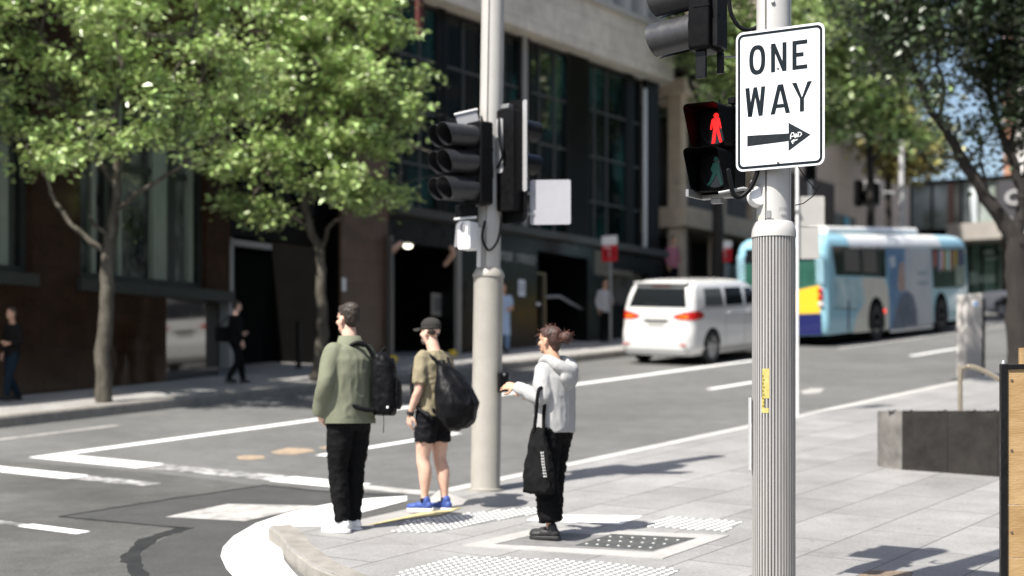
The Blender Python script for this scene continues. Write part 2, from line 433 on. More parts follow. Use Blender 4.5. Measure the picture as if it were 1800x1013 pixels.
def trousers(b, k, J, m, r_thigh=.098, r_knee=.074, r_ank=.062, z_hem=.10, waist=1.0, wz=None, vox=.011, fold=.012, name='trousers', end=1.0, rx=.118, ry=.17):
    mb = MB(); mb.loft([(0, 0, .80, rx * .78, ry * .86), (-.005, 0, .88, rx, ry), (-.005, 0, .95, rx * 1.0, ry * .99), (0, 0, waist, rx * .93, ry * .92)], 24, 2.3)
    for sd in 'lr':
        Hp, Kn, An = (Vector(J[a + sd]) for a in ('hip_', 'kn_', 'an_'))
        if end < 1.0:
            e = Hp.lerp(Kn, end); mb.tube([Hp + Vector((0, 0, .03)), Hp.lerp(e, .5), e], [r_thigh, r_thigh * .98, r_knee], 18)
        else:
            hem = An + Vector((0, 0, z_hem - An.z)); hem.x -= .005
            pts = [Hp + Vector((0, 0, .03)), Hp.lerp(Kn, .5), Kn, Kn.lerp(hem, .4), Kn.lerp(hem, .75), hem]; rd = [r_thigh, r_thigh * .9, r_knee, r_knee * .97, r_ank * 1.04, r_ank]
            mb.limb(pts[:-1], rd[:-1], 18); mb.tube([pts[-2], pts[-1]], rd[-2:], 18)
    return garment(name, mb, m, b, k, vox, 4, fold, .085, 1.3)

GRN = person  # (alias kept short below)
# ---------------- man in the green jacket
s, t = 10.72, 8.42
base = P(s, t, gh_(s, t)); yaw = Matrix.Rotation(TH + R(90), 4, 'Z')
J = dict(sh_l=(-.005, .185, 1.43), el_l=(-.02, .258, 1.16), wr_l=(.10, .225, .93), hd_l=(.35, -.6, -.7), pn_l=(0, -1, 0), sh_r=(-.005, -.185, 1.43), el_r=(-.045, -.245, 1.16), wr_r=(.06, -.205, .93), hd_r=(.6, .35, -.7),
         hip_l=(.0, .09, .90), kn_l=(.02, .10, .49), an_l=(-.02, .10, .095), hip_r=(0, -.09, .90), kn_r=(.035, -.09, .49), an_r=(.05, -.09, .095), ft_l=(1, .16, 0), ft_r=(1, -.05, 0), head=(.012, 0, .0))
yaw = Matrix.Rotation(TH + R(79), 4, 'Z')
g = person('person in an olive jacket and black jeans with a backpack, waiting at the kerb', Matrix.Translation(base) @ yaw, 1.005, J, SK1)
k = 1.005
M_olive = cloth('olive_cotton', (.158, .166, .118), .09, .8)
M_jean = cloth('black_denim', (.006, .006, .0065), .25, .75)
mb = MB(); mb.loft([(-.005, 0, .865, .160, .218), (-.005, 0, .95, .162, .218), (-.005, 0, 1.1, .157, .212), (-.01, 0, 1.25, .160, .215), (-.012, 0, 1.36, .150, .215), (-.015, 0, 1.44, .112, .192), (-.015, 0, 1.485, .075, .10), (-.012, 0, 1.51, .066, .075)], 28, 2.3)
for sd, q in (('l', 1), ('r', -1)):
    S, E1, W = (Vector(J[a + sd]) for a in ('sh_', 'el_', 'wr_'))
    mb.limb([S + Vector((0, -.02 * q, -.01)), S.lerp(E1, .5), E1, E1.lerp(W, .5)], [.080, .076, .071, .066], 16); mb.tube([E1.lerp(W, .4), W + Vector((0, 0, -.005))], [.067, .060], 16)
jk = garment('jacket', mb, M_olive, g, k, .010, 6, .009, .12, .6)
mb = MB(); mb.loft([(-.008, 0, 1.495, .074, .086), (-.008, 0, 1.545, .068, .076)], 26, 2.1); mb.scale(k)
mb = MB(); lo_, hi_ = [], []
for a in range(-150, 151, 12):
    c_, s_ = math.cos(R(a + 180)), math.sin(R(a + 180)); lo_.append(Vector((-.010 + .084 * c_, .092 * s_, 1.488)) * k); hi_.append(Vector((-.006 + .074 * c_, .078 * s_, 1.552 - .012 * (1 + math.cos(R(a))) * .0)) * k)
hi2 = [v + (v - Vector((0, 0, v.z))).normalized() * .012 - Vector((0, 0, .004)) for v in hi_]; lo2 = [v + (v - Vector((0, 0, v.z))).normalized() * .02 - Vector((0, 0, .008)) for v in lo_]
mb.rings([lo_, hi_, hi2, lo2], cap=False, closed=False); mb.build('collar', M_olive, jk, smooth=60)
mb = MB(); mb.loft([(-.005, 0, .860, .163, .221), (-.005, 0, .900, .164, .221)], 28, 2.3); mb.scale(k); mb.build('hem_band', M_olive, jk, smooth=60)
trousers(g, k, J, M_jean, .110, .076, .055, .085, 1.0, fold=.010, rx=.138, ry=.188)
for sd in 'lr': shoe(g, k, J['an_' + sd], J['ft_' + sd], mat('white_leather', (.72, .72, .71), .5), M_wcoat_)
mb = MB(); h = Vector(J['head']); e = lambda c, r: mb.ell(Vector(c) + h, r)
e((-.016, 0, 1.733), (.098, .080, .078)); e((-.045, 0, 1.70), (.062, .074, .085)); e((-.03, 0, 1.765), (.085, .066, .055)); e((.04, 0, 1.768), (.05, .055, .035))
garment('hair', mb, M_hairg, g, k, .006, 2, .005, .018)
M_pack = cloth('black_nylon', (.006, .006, .007), .3, .45, 40, .3)
pk = thing('backpack', 'black backpack with a dangling strap on the back of the olive jacket', 'backpack', Matrix.Translation(base) @ yaw @ Matrix.Translation((-.205, -.185, .93)) @ Matrix.Rotation(R(42), 4, 'Z') @ Matrix.Diagonal((.8, .95, 1, 1)))
mb = MB(); mb.rings([[Vector((x * sx - .01 + dx, y * sy, z)) for x, y in rrect(-.115, .115, -.15, .15, .07, 5)] for z, sx, sy, dx in ((.0, .8, .85, .0), (.03, .98, .97, 0), (.15, 1.05, 1, -.0), (.30, 1.0, 1.0, .005), (.42, .86, .93, .02), (.48, .62, .75, .035), (.50, .35, .5, .045))])
remesh(mb, 'pack_body', M_pack, .012, 4, pk, None, .012, .09)
mb = MB(); mb.rings([[Vector((-.125 + x, y, z)) for x, y in rrect(-.045 * q, .045 * q, -.105 * q, .105 * q, .035 * q, 4)] for z, q in ((.05, .8), (.07, 1), (.2, 1.02), (.27, .9), (.285, .7))]); remesh(mb, 'front_pocket', M_pack, .01, 3, pk, None, .006, .07)
mb = MB(); mb.rings([[Vector((-.06 + x, y, z)) for x, y in rrect(-.06 * q, .055 * q, -.11 * q, .11 * q, .045 * q, 4)] for z, q in ((.30, .85), (.32, 1), (.40, .95), (.45, .7))]); remesh(mb, 'top_pocket', M_pack, .01, 3, pk, None, .006, .07)
mb = MB(); mb.tube([(.03, -.04, .49), (-.01, -.035, .535), (-.01, .035, .535), (.03, .04, .49)], .009, 8); mb.build('handle', M_pack, pk, smooth=60)
for q in (1,):
    mb = MB(); mb.limb([(.09, .085 * q, .45), (.16, .105 * q, .545), (.27, .115 * q, .565), (.40, .11 * q, .47), (.425, .12 * q, .30), (.36, .165 * q, .12), (.20, .17 * q, .05), (.08, .14 * q, .04)], [.018] * 8, 8); mb.build('strap', M_pack, pk, smooth=60)
mb = MB(); mb.tube([(-.01, .12, .03), (-.015, .125, -.06), (-.01, .122, -.14)], [.010, .008, .012], 6, flat=.4); mb.build('dangling_strap', M_pack, pk, smooth=60)
mb = MB(); mb.ell((-.055, .152, .06), (.012, .004, .012)); mb.build('tag', M_wcoat_, pk)

# ---------------- man with the cap
s, t = 12.02, 8.52
base = P(s, t, gh_(s, t)); k = .925; yaw = Matrix.Rotation(TH + R(85), 4, 'Z')
J = dict(sh_l=(-.005, .175, 1.43), el_l=(-.015, .225, 1.14), wr_l=(.10, .22, .90), hd_l=(.15, -.05, -1), pn_l=(-.25, -1, 0), curl_l=.5, sh_r=(-.005, -.175, 1.43), el_r=(-.02, -.225, 1.14), wr_r=(.09, -.22, .9), hd_r=(.1, .05, -1),
         hip_l=(.0, .09, .90), kn_l=(.045, .10, .49), an_l=(.02, .10, .095), hip_r=(0, -.09, .90), kn_r=(-.0, -.09, .49), an_r=(-.065, -.09, .095), ft_l=(1, .15, 0), ft_r=(1, -.1, 0), head=(.035, 0, -.01), lk=1.13)
g = person('person in khaki T-shirt, black shorts and dark cap, beside the beige pole', Matrix.Translation(base) @ yaw, k, J, SK1)
M_khaki = cloth('khaki_cotton', (.235, .205, .135), .09, .85)
mb = MB(); mb.loft([(0, 0, .885, .132, .188), (0, 0, .98, .128, .178), (0, 0, 1.1, .124, .172), (-.005, 0, 1.25, .132, .182), (-.01, 0, 1.37, .130, .19), (-.012, 0, 1.435, .098, .175), (-.012, 0, 1.48, .072, .10), (-.010, 0, 1.495, .066, .078)], 28, 2.3)
for sd, q in (('l', 1), ('r', -1)):
    S, E1 = Vector(J['sh_' + sd]), Vector(J['el_' + sd]); mb.ell(S + Vector((0, -.02 * q, -.005)), .072); mb.tube([S + Vector((0, -.01 * q, 0)), S.lerp(E1, .4), S.lerp(E1, .86)], [.070, .069, .068], 18)
garment('t_shirt', mb, M_khaki, g, k, .010, 4, .013, .10, .8)
trousers(g, k, J, cloth('black_shorts', (.009, .009, .011), .2, .7), .104, .100, .1, .1, 1.0, name='shorts', end=.62, fold=.014, rx=.122)
M_blue = mat('blue_mesh', (.03, .065, .26), .6, var=.3, scale=30)
for sd in 'lr':
    shoe(g, k, J['an_' + sd], J['ft_' + sd], M_blue, M_wcoat_)
    An = Vector(J['an_' + sd]); mb = MB(); mb.tube([An + Vector((0, 0, -.01)), An + Vector((0, 0, .03))], [.043, .042], 14); mb.scale(k); mb.build('sock', M_jean, g, smooth=60)
h = Vector(J['head'])
M_cap = cloth('cap_grey', (.034, .032, .030), .15, .8)
mb = MB(); e = lambda c, r: mb.ell(Vector(c) + h, r)
e((-.004, 0, 1.745), (.106, .087, .075)); e((-.004, 0, 1.715), (.108, .089, .028))
cp = garment('cap', mb, M_cap, g, k, .007, 2, 0)
mb = MB(); pts = []
for zt in (0, 1):
    for r_ in (0, 1):
        pts.append([Vector((.075 + r_ * (.105 * math.cos(R(a * .9))) * (1 if r_ else 0) + .02 * math.cos(R(a)), .072 * math.sin(R(a)), 1.722 - .022 * abs(math.sin(R(a))) ** 2 - .012 * r_ + zt * .008)) + h for a in range(-90, 91, 15)])
mb.rings([pts[0], pts[1], pts[3], pts[2]], cap=False, closed=False); mb.scale(k); mb.build('brim', M_cap, cp, smooth=60)
mb = MB(); e((-.035, 0, 1.685), (.056, .072, .045)); garment('hair', mb, M_hairg, g, k, .007, 1, .006, .03)
mb = MB(); e((.058, 0, 1.600), (.040, .050, .030)); e((.078, 0, 1.588), (.022, .028, .022)); e((.05, 0, 1.622), (.036, .057, .022)); garment('beard', mb, mat('beard_grey', (.06, .048, .042), .7, col2=(.17, .14, .125), scale=30), g, k, .006, 1, .004, .02)
W = Vector(J['wr_l']); d = (Vector(J['el_l']) - W).normalized(); mb = MB(); mb.tube([W + d * .0, W + d * .035], .034, 16); mb.ell(W + d * .018 + Vector((0, .032, 0)), (.02, .008, .02)); mb.scale(k); mb.build('watch', M_black_, g, smooth=60)
bg = thing('shoulder_bag', 'large black sack shaped bag on the back of the man in the cap', 'bag', Matrix.Translation(base) @ yaw @ Matrix.Translation((-.28, .02, .70)))
mb = MB(); mb.rings([[Vector((dx + rx * math.cos(R(a)), dy + ry * math.sin(R(a)), z)) for a in range(0, 360, 15)] for z, rx, ry, dx, dy in ((.0, .03, .05, .03, 0), (.03, .10, .13, .02, 0), (.10, .16, .19, .0, 0), (.22, .175, .20, -.005, 0), (.34, .145, .18, .03, .0), (.45, .10, .14, .075, .0), (.53, .06, .09, .115, .02), (.57, .03, .05, .14, .04))])
remesh(mb, 'bag_body', M_pack, .012, 3, bg, None, .022, .13, .5)
for q in (1, -1):
    mb = MB(); mb.limb([(.13, .06 * q, .55), (.21, .10 * q, .63), (.30, .115 * q, .655), (.385, .11 * q, .56), (.40, .13 * q, .40), (.33, .165 * q, .22), (.18, .16 * q, .12)], [.017] * 7, 8); mb.build('strap', M_pack, bg, smooth=60)
mb = MB(); mb.rbox(.11, .17, .02, .06, .55, .60, .01); mb.build('buckle', M_black_, bg)

# ---------------- woman with the bun
s, t = 11.28, 6.86
base = P(s, t, 0); k = .915; yaw = Matrix.Rotation(TH + R(82), 4, 'Z')
J = dict(sh_l=(-.0, .165, 1.42), el_l=(-.03, .205, 1.185), wr_l=(.25, .20, 1.285), hd_l=(1, .10, .10), pn_l=(.0, -.75, -.6), curl_l=.30, th_l=1, sh_r=(.0, -.165, 1.42), el_r=(.02, -.20, 1.17), wr_r=(.26, -.05, 1.24), hd_r=(1, .2, .1), pn_r=(0, .6, -.7), th_r=-1,
         hip_l=(-.02, .085, .90), kn_l=(.02, .09, .50), an_l=(-.035, .09, .095), hip_r=(-.01, -.085, .90), kn_r=(.075, -.085, .50), an_r=(.10, -.09, .095), ft_l=(1, .18, 0), ft_r=(1, .05, 0), head=(.035, 0, -.005), lean=.0)
g = person('person in a pale grey hoodie and wide black trousers, hair in a bun, reaching forward', Matrix.Translation(base) @ yaw @ Matrix.Rotation(R(4), 4, 'Z'), k, J, SK2)
M_hood = cloth('grey_fleece', (.36, .36, .357), .06, .9, 30, .4)
mb = MB(); mb.loft([(-.012, 0, .900, .150, .192), (-.012, 0, .945, .154, .196), (-.01, 0, 1.1, .152, .195), (-.012, 0, 1.25, .150, .198), (-.015, 0, 1.36, .142, .195), (-.018, 0, 1.43, .110, .172), (-.018, 0, 1.485, .082, .10), (-.012, 0, 1.51, .072, .08)], 28, 2.3)
for sd, q in (('l', 1), ('r', -1)):
    S, E1, W = (Vector(J[a + sd]) for a in ('sh_', 'el_', 'wr_'))
    mb.limb([S + Vector((0, -.02 * q, -.01)), S.lerp(E1, .5), E1, E1.lerp(W, .55)], [.080, .078, .072, .060], 16); mb.tube([E1.lerp(W, .5), E1.lerp(W, .9), W], [.062, .052, .044], 16)
hd_ = garment('hoodie', mb, M_hood, g, k, .010, 5, .008, .11, .6)
mb = MB(); mb.limb([(.075, .075, 1.49), (-.02, .11, 1.515), (-.12, .095, 1.455), (-.165, .0, 1.41), (-.12, -.095, 1.455), (-.02, -.11, 1.515), (.075, -.075, 1.49)], [.028, .040, .056, .062, .056, .040, .028], 14); mb.ell((-.165, 0, 1.36), (.055, .115, .085)); mb.ell((-.155, 0, 1.29), (.035, .07, .05)); garment('hood', mb, M_hood, hd_, k, .009, 4, .003, .08)
trousers(g, k, J, cloth('black_wide_cloth', (.006, .006, .0065), .2, .85), .112, .104, .098, .15, 1.0, fold=.016, rx=.135, ry=.178)
for sd in 'lr':
    shoe(g, k, J['an_' + sd], J['ft_' + sd], mat('black_knit', (.014, .014, .015), .6, var=.2, scale=30), M_black_)
h = Vector(J['head'])
mb = MB(); e = lambda c, r: mb.ell(Vector(c) + h, r)
e((-.018, 0, 1.727), (.100, .082, .080)); e((-.05, 0, 1.69), (.066, .074, .078)); e((.045, 0, 1.762), (.045, .058, .032)); e((-.06, 0, 1.63), (.034, .05, .045))
garment('hair', mb, M_hairr, g, k, .006, 2, .004, .03)
mb = MB(); e((-.168, 0, 1.70), (.052, .056, .052)); e((-.118, .0, 1.705), (.026, .034, .030)); garment('hair_bun', mb, M_hairr, g, k, .006, 1, .012, .022)
rg = random.Random(5); mb = MB()
for i in range(34):
    a = rg.uniform(0, 6.28); z = rg.uniform(-.03, .04); o_ = Vector((-.175 + .03 * rg.random(), .03 * math.cos(a), 1.70 + .03 * math.sin(a))) + h; d = Vector((rg.uniform(-1, .3), rg.uniform(-.8, .8), rg.uniform(-.5, .9))).normalized()
    mb.tube([o_, o_ + d * .04, o_ + d * .06 + Vector((rg.uniform(-.02, .02), rg.uniform(-.02, .02), rg.uniform(-.03, .01)))], [.004, .003, .001], 5)
for i in range(14):
    a = rg.uniform(-.2, 1.9); o_ = Vector((-.01 + .095 * math.cos(a), rg.uniform(-.05, .07), 1.735 + .07 * math.sin(a))) + h; d = Vector((math.cos(a) + rg.uniform(-.5, .5), rg.uniform(-.5, .5), math.sin(a) + rg.uniform(-.2, .3))).normalized()
    mb.tube([o_, o_ + d * .02, o_ + d * .035 + Vector((rg.uniform(-.02, .02), rg.uniform(-.02, .02), -.008))], [.003, .002, .001], 4)
mb.scale(k); mb.build('loose_hair', mat('hair_tip', (.17, .06, .035), .5, col2=(.06, .022, .014), scale=20), g, smooth=60)
el = Vector(J['el_l']); wr = Vector(J['wr_l']); hp = el.lerp(wr, .05) * k
tb_ = thing('tote_bag', 'black cloth tote bag with pale lettering hanging from the forearm of the woman', 'tote bag', Matrix.Translation(base) @ yaw @ Matrix.Rotation(R(4), 4, 'Z') @ Matrix.Translation((hp.x - .02, hp.y + .055, .36)))
zt = hp.z - .36
mb = MB(); mb.rings([[Vector((dx + x * sx, y * sy, z)) for x, y in rrect(-.13, .13, -.055, .055, .05, 5)] for z, sx, sy, dx in ((.0, .92, .7, 0), (.015, 1.02, .95, 0), (.10, 1.04, 1.1, 0), (.22, .92, .95, .0), (.34, .72, .75, .0), (.44, .50, .55, .005), (.50, .34, .4, .01))])
remesh(mb, 'bag_body', cloth('black_canvas', (.008, .008, .0085), .25, .85), .010, 2, tb_, None, .014, .07, .45)
for q in (1, -1):
    mb = MB(); mb.limb([(.03 * q, .02 * q, .47), (.015 * q - .01, .03 * q, .60), (-.02, .05 * q, zt - .02), (-.02, .03 * q, zt + .055), (-.02, 0, zt + .075)], [.014] * 5, 8); mb.build('strap', MATS['black_canvas'], tb_, smooth=60)
mb = MB(); rg = random.Random(2)
for i in range(9):
    z = .13 + i * .022; x = -.105 + (z - .13) * .22
    mb.box(x - .016, x + .016 * rg.uniform(.2, 1), .0615, .0645, z, z + .006); mb.box(x - .016, x - .011, .0615, .0645, z, z + .015)
    mb.box(x + .004, x + .009, .0615, .0645, z, z + .014)
for i in range(len(mb.v)): mb.v[i].y += .004 - max(0, (mb.v[i].z - .2)) * .12
mb.build('lettering', mat('print_grey', (.50, .50, .50), .6), tb_)

# ---------------- small background people (parts few: tiny in the picture)
def walker(label, base, yaw_, k, top, legs, skin, J, hairm, hair=True, longtop=False):
    g = person(label, Matrix.Translation(base) @ Matrix.Rotation(yaw_, 4, 'Z'), k, J, skin, fine=.012, face=False)
    mb = MB(); mb.loft([(-.005, 0, .86 if not longtop else .45, .135 if not longtop else .17, .19), (-.005, 0, 1.1, .128, .175), (-.01, 0, 1.36, .13, .188), (-.012, 0, 1.435, .10, .17), (-.012, 0, 1.49, .07, .08)], 22, 2.3)
    for sd, q in (('l', 1), ('r', -1)):
        S, E1, W = (Vector(J[a + sd]) for a in ('sh_', 'el_', 'wr_')); mb.limb([S + Vector((0, -.02 * q, 0)), S.lerp(E1, .5), E1 if not longtop else S.lerp(E1, .6)], [.072, .064, .058], 12)
        if not longtop: mb.limb([E1, E1.lerp(W, .7)], [.056, .05], 12)
    garment('top' if not longtop else 'dress', mb, top, g, k, .014, 3, .01, .1)
    trousers(g, k, J, legs, .098, .074, .062, .10, 1.0, vox=.014)
    for sd in 'lr': shoe(g, k, J['an_' + sd], J.get('ft_' + sd, (1, 0, 0)), M_black_, M_black_)
    if hair:
        mb = MB(); h = Vector(J.get('head', (0, 0, 0))); mb.ell(Vector((-.016, 0, 1.73)) + h, (.098, .080, .08)); mb.ell(Vector((-.045, 0, 1.69)) + h, (.062, .074, .085)); garment('hair', mb, hairm, g, k, .01, 1, .006, .03)
    return g
JS = dict(sh_l=(-.005, .18, 1.43), el_l=(-.03, .23, 1.15), wr_l=(.20, .13, 1.10), hd_l=(1, -.1, .15), sh_r=(-.005, -.18, 1.43), el_r=(-.05, -.225, 1.15), wr_r=(.05, -.22, .90), hd_r=(.2, 0, -1),
          hip_l=(.0, .09, .90), kn_l=(.16, .10, .51), an_l=(.22, .10, .10), hip_r=(0, -.09, .90), kn_r=(.0, -.09, .49), an_r=(-.22, -.09, .12), ft_l=(1, 0, 0), ft_r=(1, 0, 0), head=(.02, 0, 0))
JT = dict(JS, kn_l=(.02, .1, .49), an_l=(.0, .1, .095), kn_r=(.02, -.09, .49), an_r=(-.03, -.09, .095))
wk = walker('person all in black walking past the dark doorway one arm held out', P(20.74, 18.60, FARP), TH + R(-22), .745, cloth('black_top', (.008, .008, .009)), M_jean, SK1, JS, M_hairg)
q = Matrix.Translation(P(20.74, 18.60, FARP)) @ Matrix.Rotation(TH + R(-22), 4, 'Z')
mb = MB(); mb.rings([[Vector((x * c_, y * c_, z)) for x, y in rrect(-.13, .13, -.05, .05, .04, 4)] for z, c_ in ((0, .8), (.03, 1), (.2, 1), (.24, .8))]); hb = thing('hand_bag', 'black shoulder bag carried by the person in black near the doorway', 'bag', q @ Matrix.Translation((-.17, .12, .68)))
remesh(mb, 'bag_body', M_pack, .012, 2, hb); mb = MB(); mb.limb([(-.09, 0, .22), (.06, .0, .38), (.17, -.03, .42), (.09, 0, .22)], [.01] * 4, 6); mb.build('strap', M_pack, hb, smooth=60)
walker('person in dark top and blue jeans at the left edge of the picture', P(16.72, 19.25, FARP), TH + R(178), .745, cloth('dark_top', (.012, .011, .011)), cloth('blue_denim', (.012, .022, .034), .2), SK2, JS, M_hairb)
walker('person in a pale blue dress standing half behind the beige pole', P(29.72, 19.30, FARP), TH + R(-150), .80, cloth('pale_blue_cloth', (.34, .44, .60)), cloth('blue_jean_pale', (.16, .24, .36)), SK2, JT, M_hairb, longtop=True)
walker('person in a white shirt standing by the shop window behind the parking sign', P(TS(1063, 19.45), 19.45, FARP), TH + R(-120), .80, cloth('white_shirt', (.42, .42, .43)), M_jean, SK2, JT, M_hairb)
walker('person in a pink top on the terrace of the sandstone building', P(TS(1183, 19.75), 19.75, .95), TH + R(-110), .85, cloth('pink_cloth', (.34, .14, .18)), M_jean, SK2, JT, M_hairb)
# ================================================================== shared materials
M_asph = mat('asphalt', (0.108, 0.108, 0.104), 0.85, var=0.20, scale=0.45, bump=0.6, bscale=110, det=12, bdist=0.008, speck=((70, .34, 3), (4, .16, 8), (.16, .12, 4)))
M_asph2 = mat('asphalt_new', (0.045, 0.0455, 0.044), 0.85, var=0.18, scale=1.2, bump=0.6, bscale=110, det=12, bdist=0.008, speck=((70, .34, 3), (4, .14, 8)))
M_tar = mat('tar', (0.010, 0.0105, 0.011), 0.6, col2=(.026, .026, .026), scale=7, det=10)
M_pave = brick_mat('paving', (0.255, 0.250, 0.244), (0.205, 0.201, 0.196), (0.095, 0.092, 0.088), 1.3, 0.62, 0.007, 0.62, nvar=0.2, nscale=0.9, stain=.2)
M_pave2 = brick_mat('paving_far', (0.32, 0.31, 0.295), (0.28, 0.27, 0.26), (0.1, 0.1, 0.1), 0.6, 0.4, 0.006, 0.7)
M_kerb = mat('kerb_stone', (0.225, 0.210, 0.186), 0.8, var=0.25, scale=5, bump=0.4, bscale=70)
M_white = mat('white_paint', (0.80, 0.80, 0.78), 0.6, var=0.05, scale=4)
M_worn = mat('worn_paint', (0.12, 0.12, 0.118), 0.7, col2=(0.60, 0.59, 0.57), scale=7, det=12, lo=.44, hi=.72)
M_worn2 = mat('worn_block_paint', (0.19, 0.185, 0.175), 0.7, col2=(0.47, 0.455, 0.43), scale=6, det=12)
M_orange = mat('survey_paint', (0.15, 0.135, 0.115), 0.7, col2=(0.42, 0.31, 0.20), scale=10)
M_yellowp = mat('yellow_paint', (0.33, 0.30, 0.21), 0.7, col2=(0.60, 0.49, 0.19), scale=7)
M_stud = mat('stud_white', (0.68, 0.68, 0.66), 0.5)
M_black = mat('black_plastic', (0.005, 0.005, 0.0055), 0.42, spec=.12, var=0.25, scale=20, rvar=0.1)
M_blackm = mat('black_paint', (0.007, 0.007, 0.0075), 0.36, spec=.22, var=0.2, scale=14, rvar=0.12)
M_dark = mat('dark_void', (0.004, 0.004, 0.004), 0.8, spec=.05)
M_steel = mat('galvanised', (0.30, 0.30, 0.30), 0.45, 0.7, var=0.15, scale=14)
M_greyp = mat('grey_powdercoat', (0.47, 0.46, 0.445), 0.34, var=0.05, scale=7, rvar=0.08)
M_beige = mat('beige_powdercoat', (0.30, 0.283, 0.25), 0.38, var=0.07, scale=6, rvar=0.1)
M_wcoat = mat('white_powdercoat', (0.78, 0.78, 0.77), 0.35, var=0.04, scale=6)
M_alu = mat('aluminium_rib', (0.40, 0.385, 0.37), 0.40, 0.3, var=0.10, scale=3, stretch=(6, 6, 0.5), rvar=0.1)
M_glass = mat('dark_glass', (0.004, 0.007, 0.007), 0.03, spec=0.6)
M_teal = mat('teal_reflection_glass', (0.003, 0.006, 0.006), 0.04, spec=0.6, col2=(.02, .085, .078), scale=.8, det=4, stretch=(1, 1, .5), lo=.45, hi=.72)  # teal patches paint reflections into the glass colour
M_rubber = mat('rubber', (0.015, 0.015, 0.015), 0.75, var=0.2, scale=20)

# ================================================================== ground
def grid_sheet(name, x0, x1, y0, y1, h, m, ycap=95.0, n=24):
    mb = MB(); vs = []
    ys = [y0 + (y1 - y0) * i / n for i in range(n + 1)]
    ys = sorted(set(ys + [ycap]))
    for y in ys:
        for x in (x0, x1): vs.append((x, y, 0.1 * min(y, ycap) + h))
    mb.add(vs, [(2 * i, 2 * i + 1, 2 * i + 3, 2 * i + 2) for i in range(len(ys) - 1)])
    return tag(mb.build(name, m, smooth=0), kind='structure')
grid_sheet('road', -60, 110, -25, 95, ROAD, M_asph)
mb = MB(); mb.add([(-1500, 95, 9.5 + ROAD - 0.02), (1500, 95, 9.5 + ROAD - 0.02), (1500, 2500, 9.5 + ROAD - 0.02), (-1500, 2500, 9.5 + ROAD - 0.02),
                   (-1500, -40, -4.2), (1500, -40, -4.2)], [(0, 1, 2, 3), (4, 5, 1, 0)])
tag(mb.build('ground', M_asph, smooth=0), kind='structure')

# near pavement with kerb and dropped ramp
KT = 9.12
near_line = [(75, KT), (12.95, KT)]
corner = [(10.55, KT - 0.02), (10.32, 8.78), (9.95, 8.4), (9.45, 7.75), (9.1, 7.1), (8.88, 6.3), (8.8, 5.2), (8.78, -22)]
ramp_in = [(12.45, 8.35), (11.05, 8.35)]
out = near_line + ramp_in + corner + [(75, -22)]
mb = MB(); n = len(out)
mb.add([P(s, t, 0) for s, t in out] + [P(s, t, -0.3) for s, t in out], [list(range(n))] + [(i, (i + 1) % n, n + (i + 1) % n, n + i) for i in range(n)])
tag(mb.build('pavement', M_pave, smooth=0), kind='structure')
def gh(s, t):                      # height of the near pavement / ramp surface
    if 10.6 < s < 12.9 and t > 8.35: return max(-0.11, -0.11 * (t - 8.35) / 0.77)
    return 0.0
mb = MB()
mb.add([P(12.45, 8.35, 0.0), P(11.05, 8.35, 0.0), P(10.55, KT - .02, 0), P(10.85, KT, -0.112), P(12.65, KT, -0.112), P(12.95, KT, 0)],
       [(0, 1, 3, 4), (1, 2, 3), (0, 4, 5)])
tag(mb.build('kerb_ramp', mat('ramp_concrete', (0.27, 0.262, 0.25), 0.75, var=0.2, scale=3, bump=0.3, bscale=90), smooth=0), kind='structure')

def kerb(name, line, side, h, m=M_kerb, w=0.17, drop=0.16):
    pts = [Vector((a, b)) for a, b in line]; inn = []
    for i, p in enumerate(pts):
        d = (pts[min(i + 1, len(pts) - 1)] - pts[max(i - 1, 0)]).normalized()
        inn.append(p + Vector((-d.y, d.x)) * side * w)
    outn = []
    for i, p in enumerate(pts):
        d = (pts[min(i + 1, len(pts) - 1)] - pts[max(i - 1, 0)]).normalized()
        outn.append(p - Vector((-d.y, d.x)) * side * 0.012)
    mb = MB()
    loops = [[P(o.x, o.y, h - drop), P(o.x, o.y, h - 0.02), P(o.x + (q.x - o.x) * .12, o.y + (q.y - o.y) * .12, h + 0.004), P(q.x, q.y, h + 0.004), P(q.x, q.y, h - drop)] for o, q in zip(outn, inn)]
    mb.rings(loops, cap=True)
    return tag(mb.build(name, m, smooth=25), kind='structure')
M_kerbl = mat('kerb_pale', (0.40, 0.39, 0.37), 0.8, var=0.15, scale=5, bump=0.3, bscale=70)
fine = [(75 - i * (75 - 12.95) / 60, KT) for i in range(61)]
kerb('kerb', fine, 1, 0.0, M_kerbl)
kerb('kerb', corner, 1, 0.0)
# far pavement
KF = 17.65
fl = [(-4, 29), (6.5, 24), (7.2, 20), (8.2, 18.4), (9.4, KF)] + [(12, KF), (30, KF), (51, KF), (52, 18.5), (52.4, 22), (52.4, 40)]
out = fl + [(-4, 40)]
mb = MB(); n = len(out)
mb.add([P(s, t, FARP) for s, t in out] + [P(s, t, -0.3) for s, t in out], [list(range(n))] + [(i, (i + 1) % n, n + (i + 1) % n, n + i) for i in range(n)])
tag(mb.build('pavement', M_pave2, smooth=0), kind='structure')
kerb('kerb', fl[::-1], -1, FARP, drop=0.19)

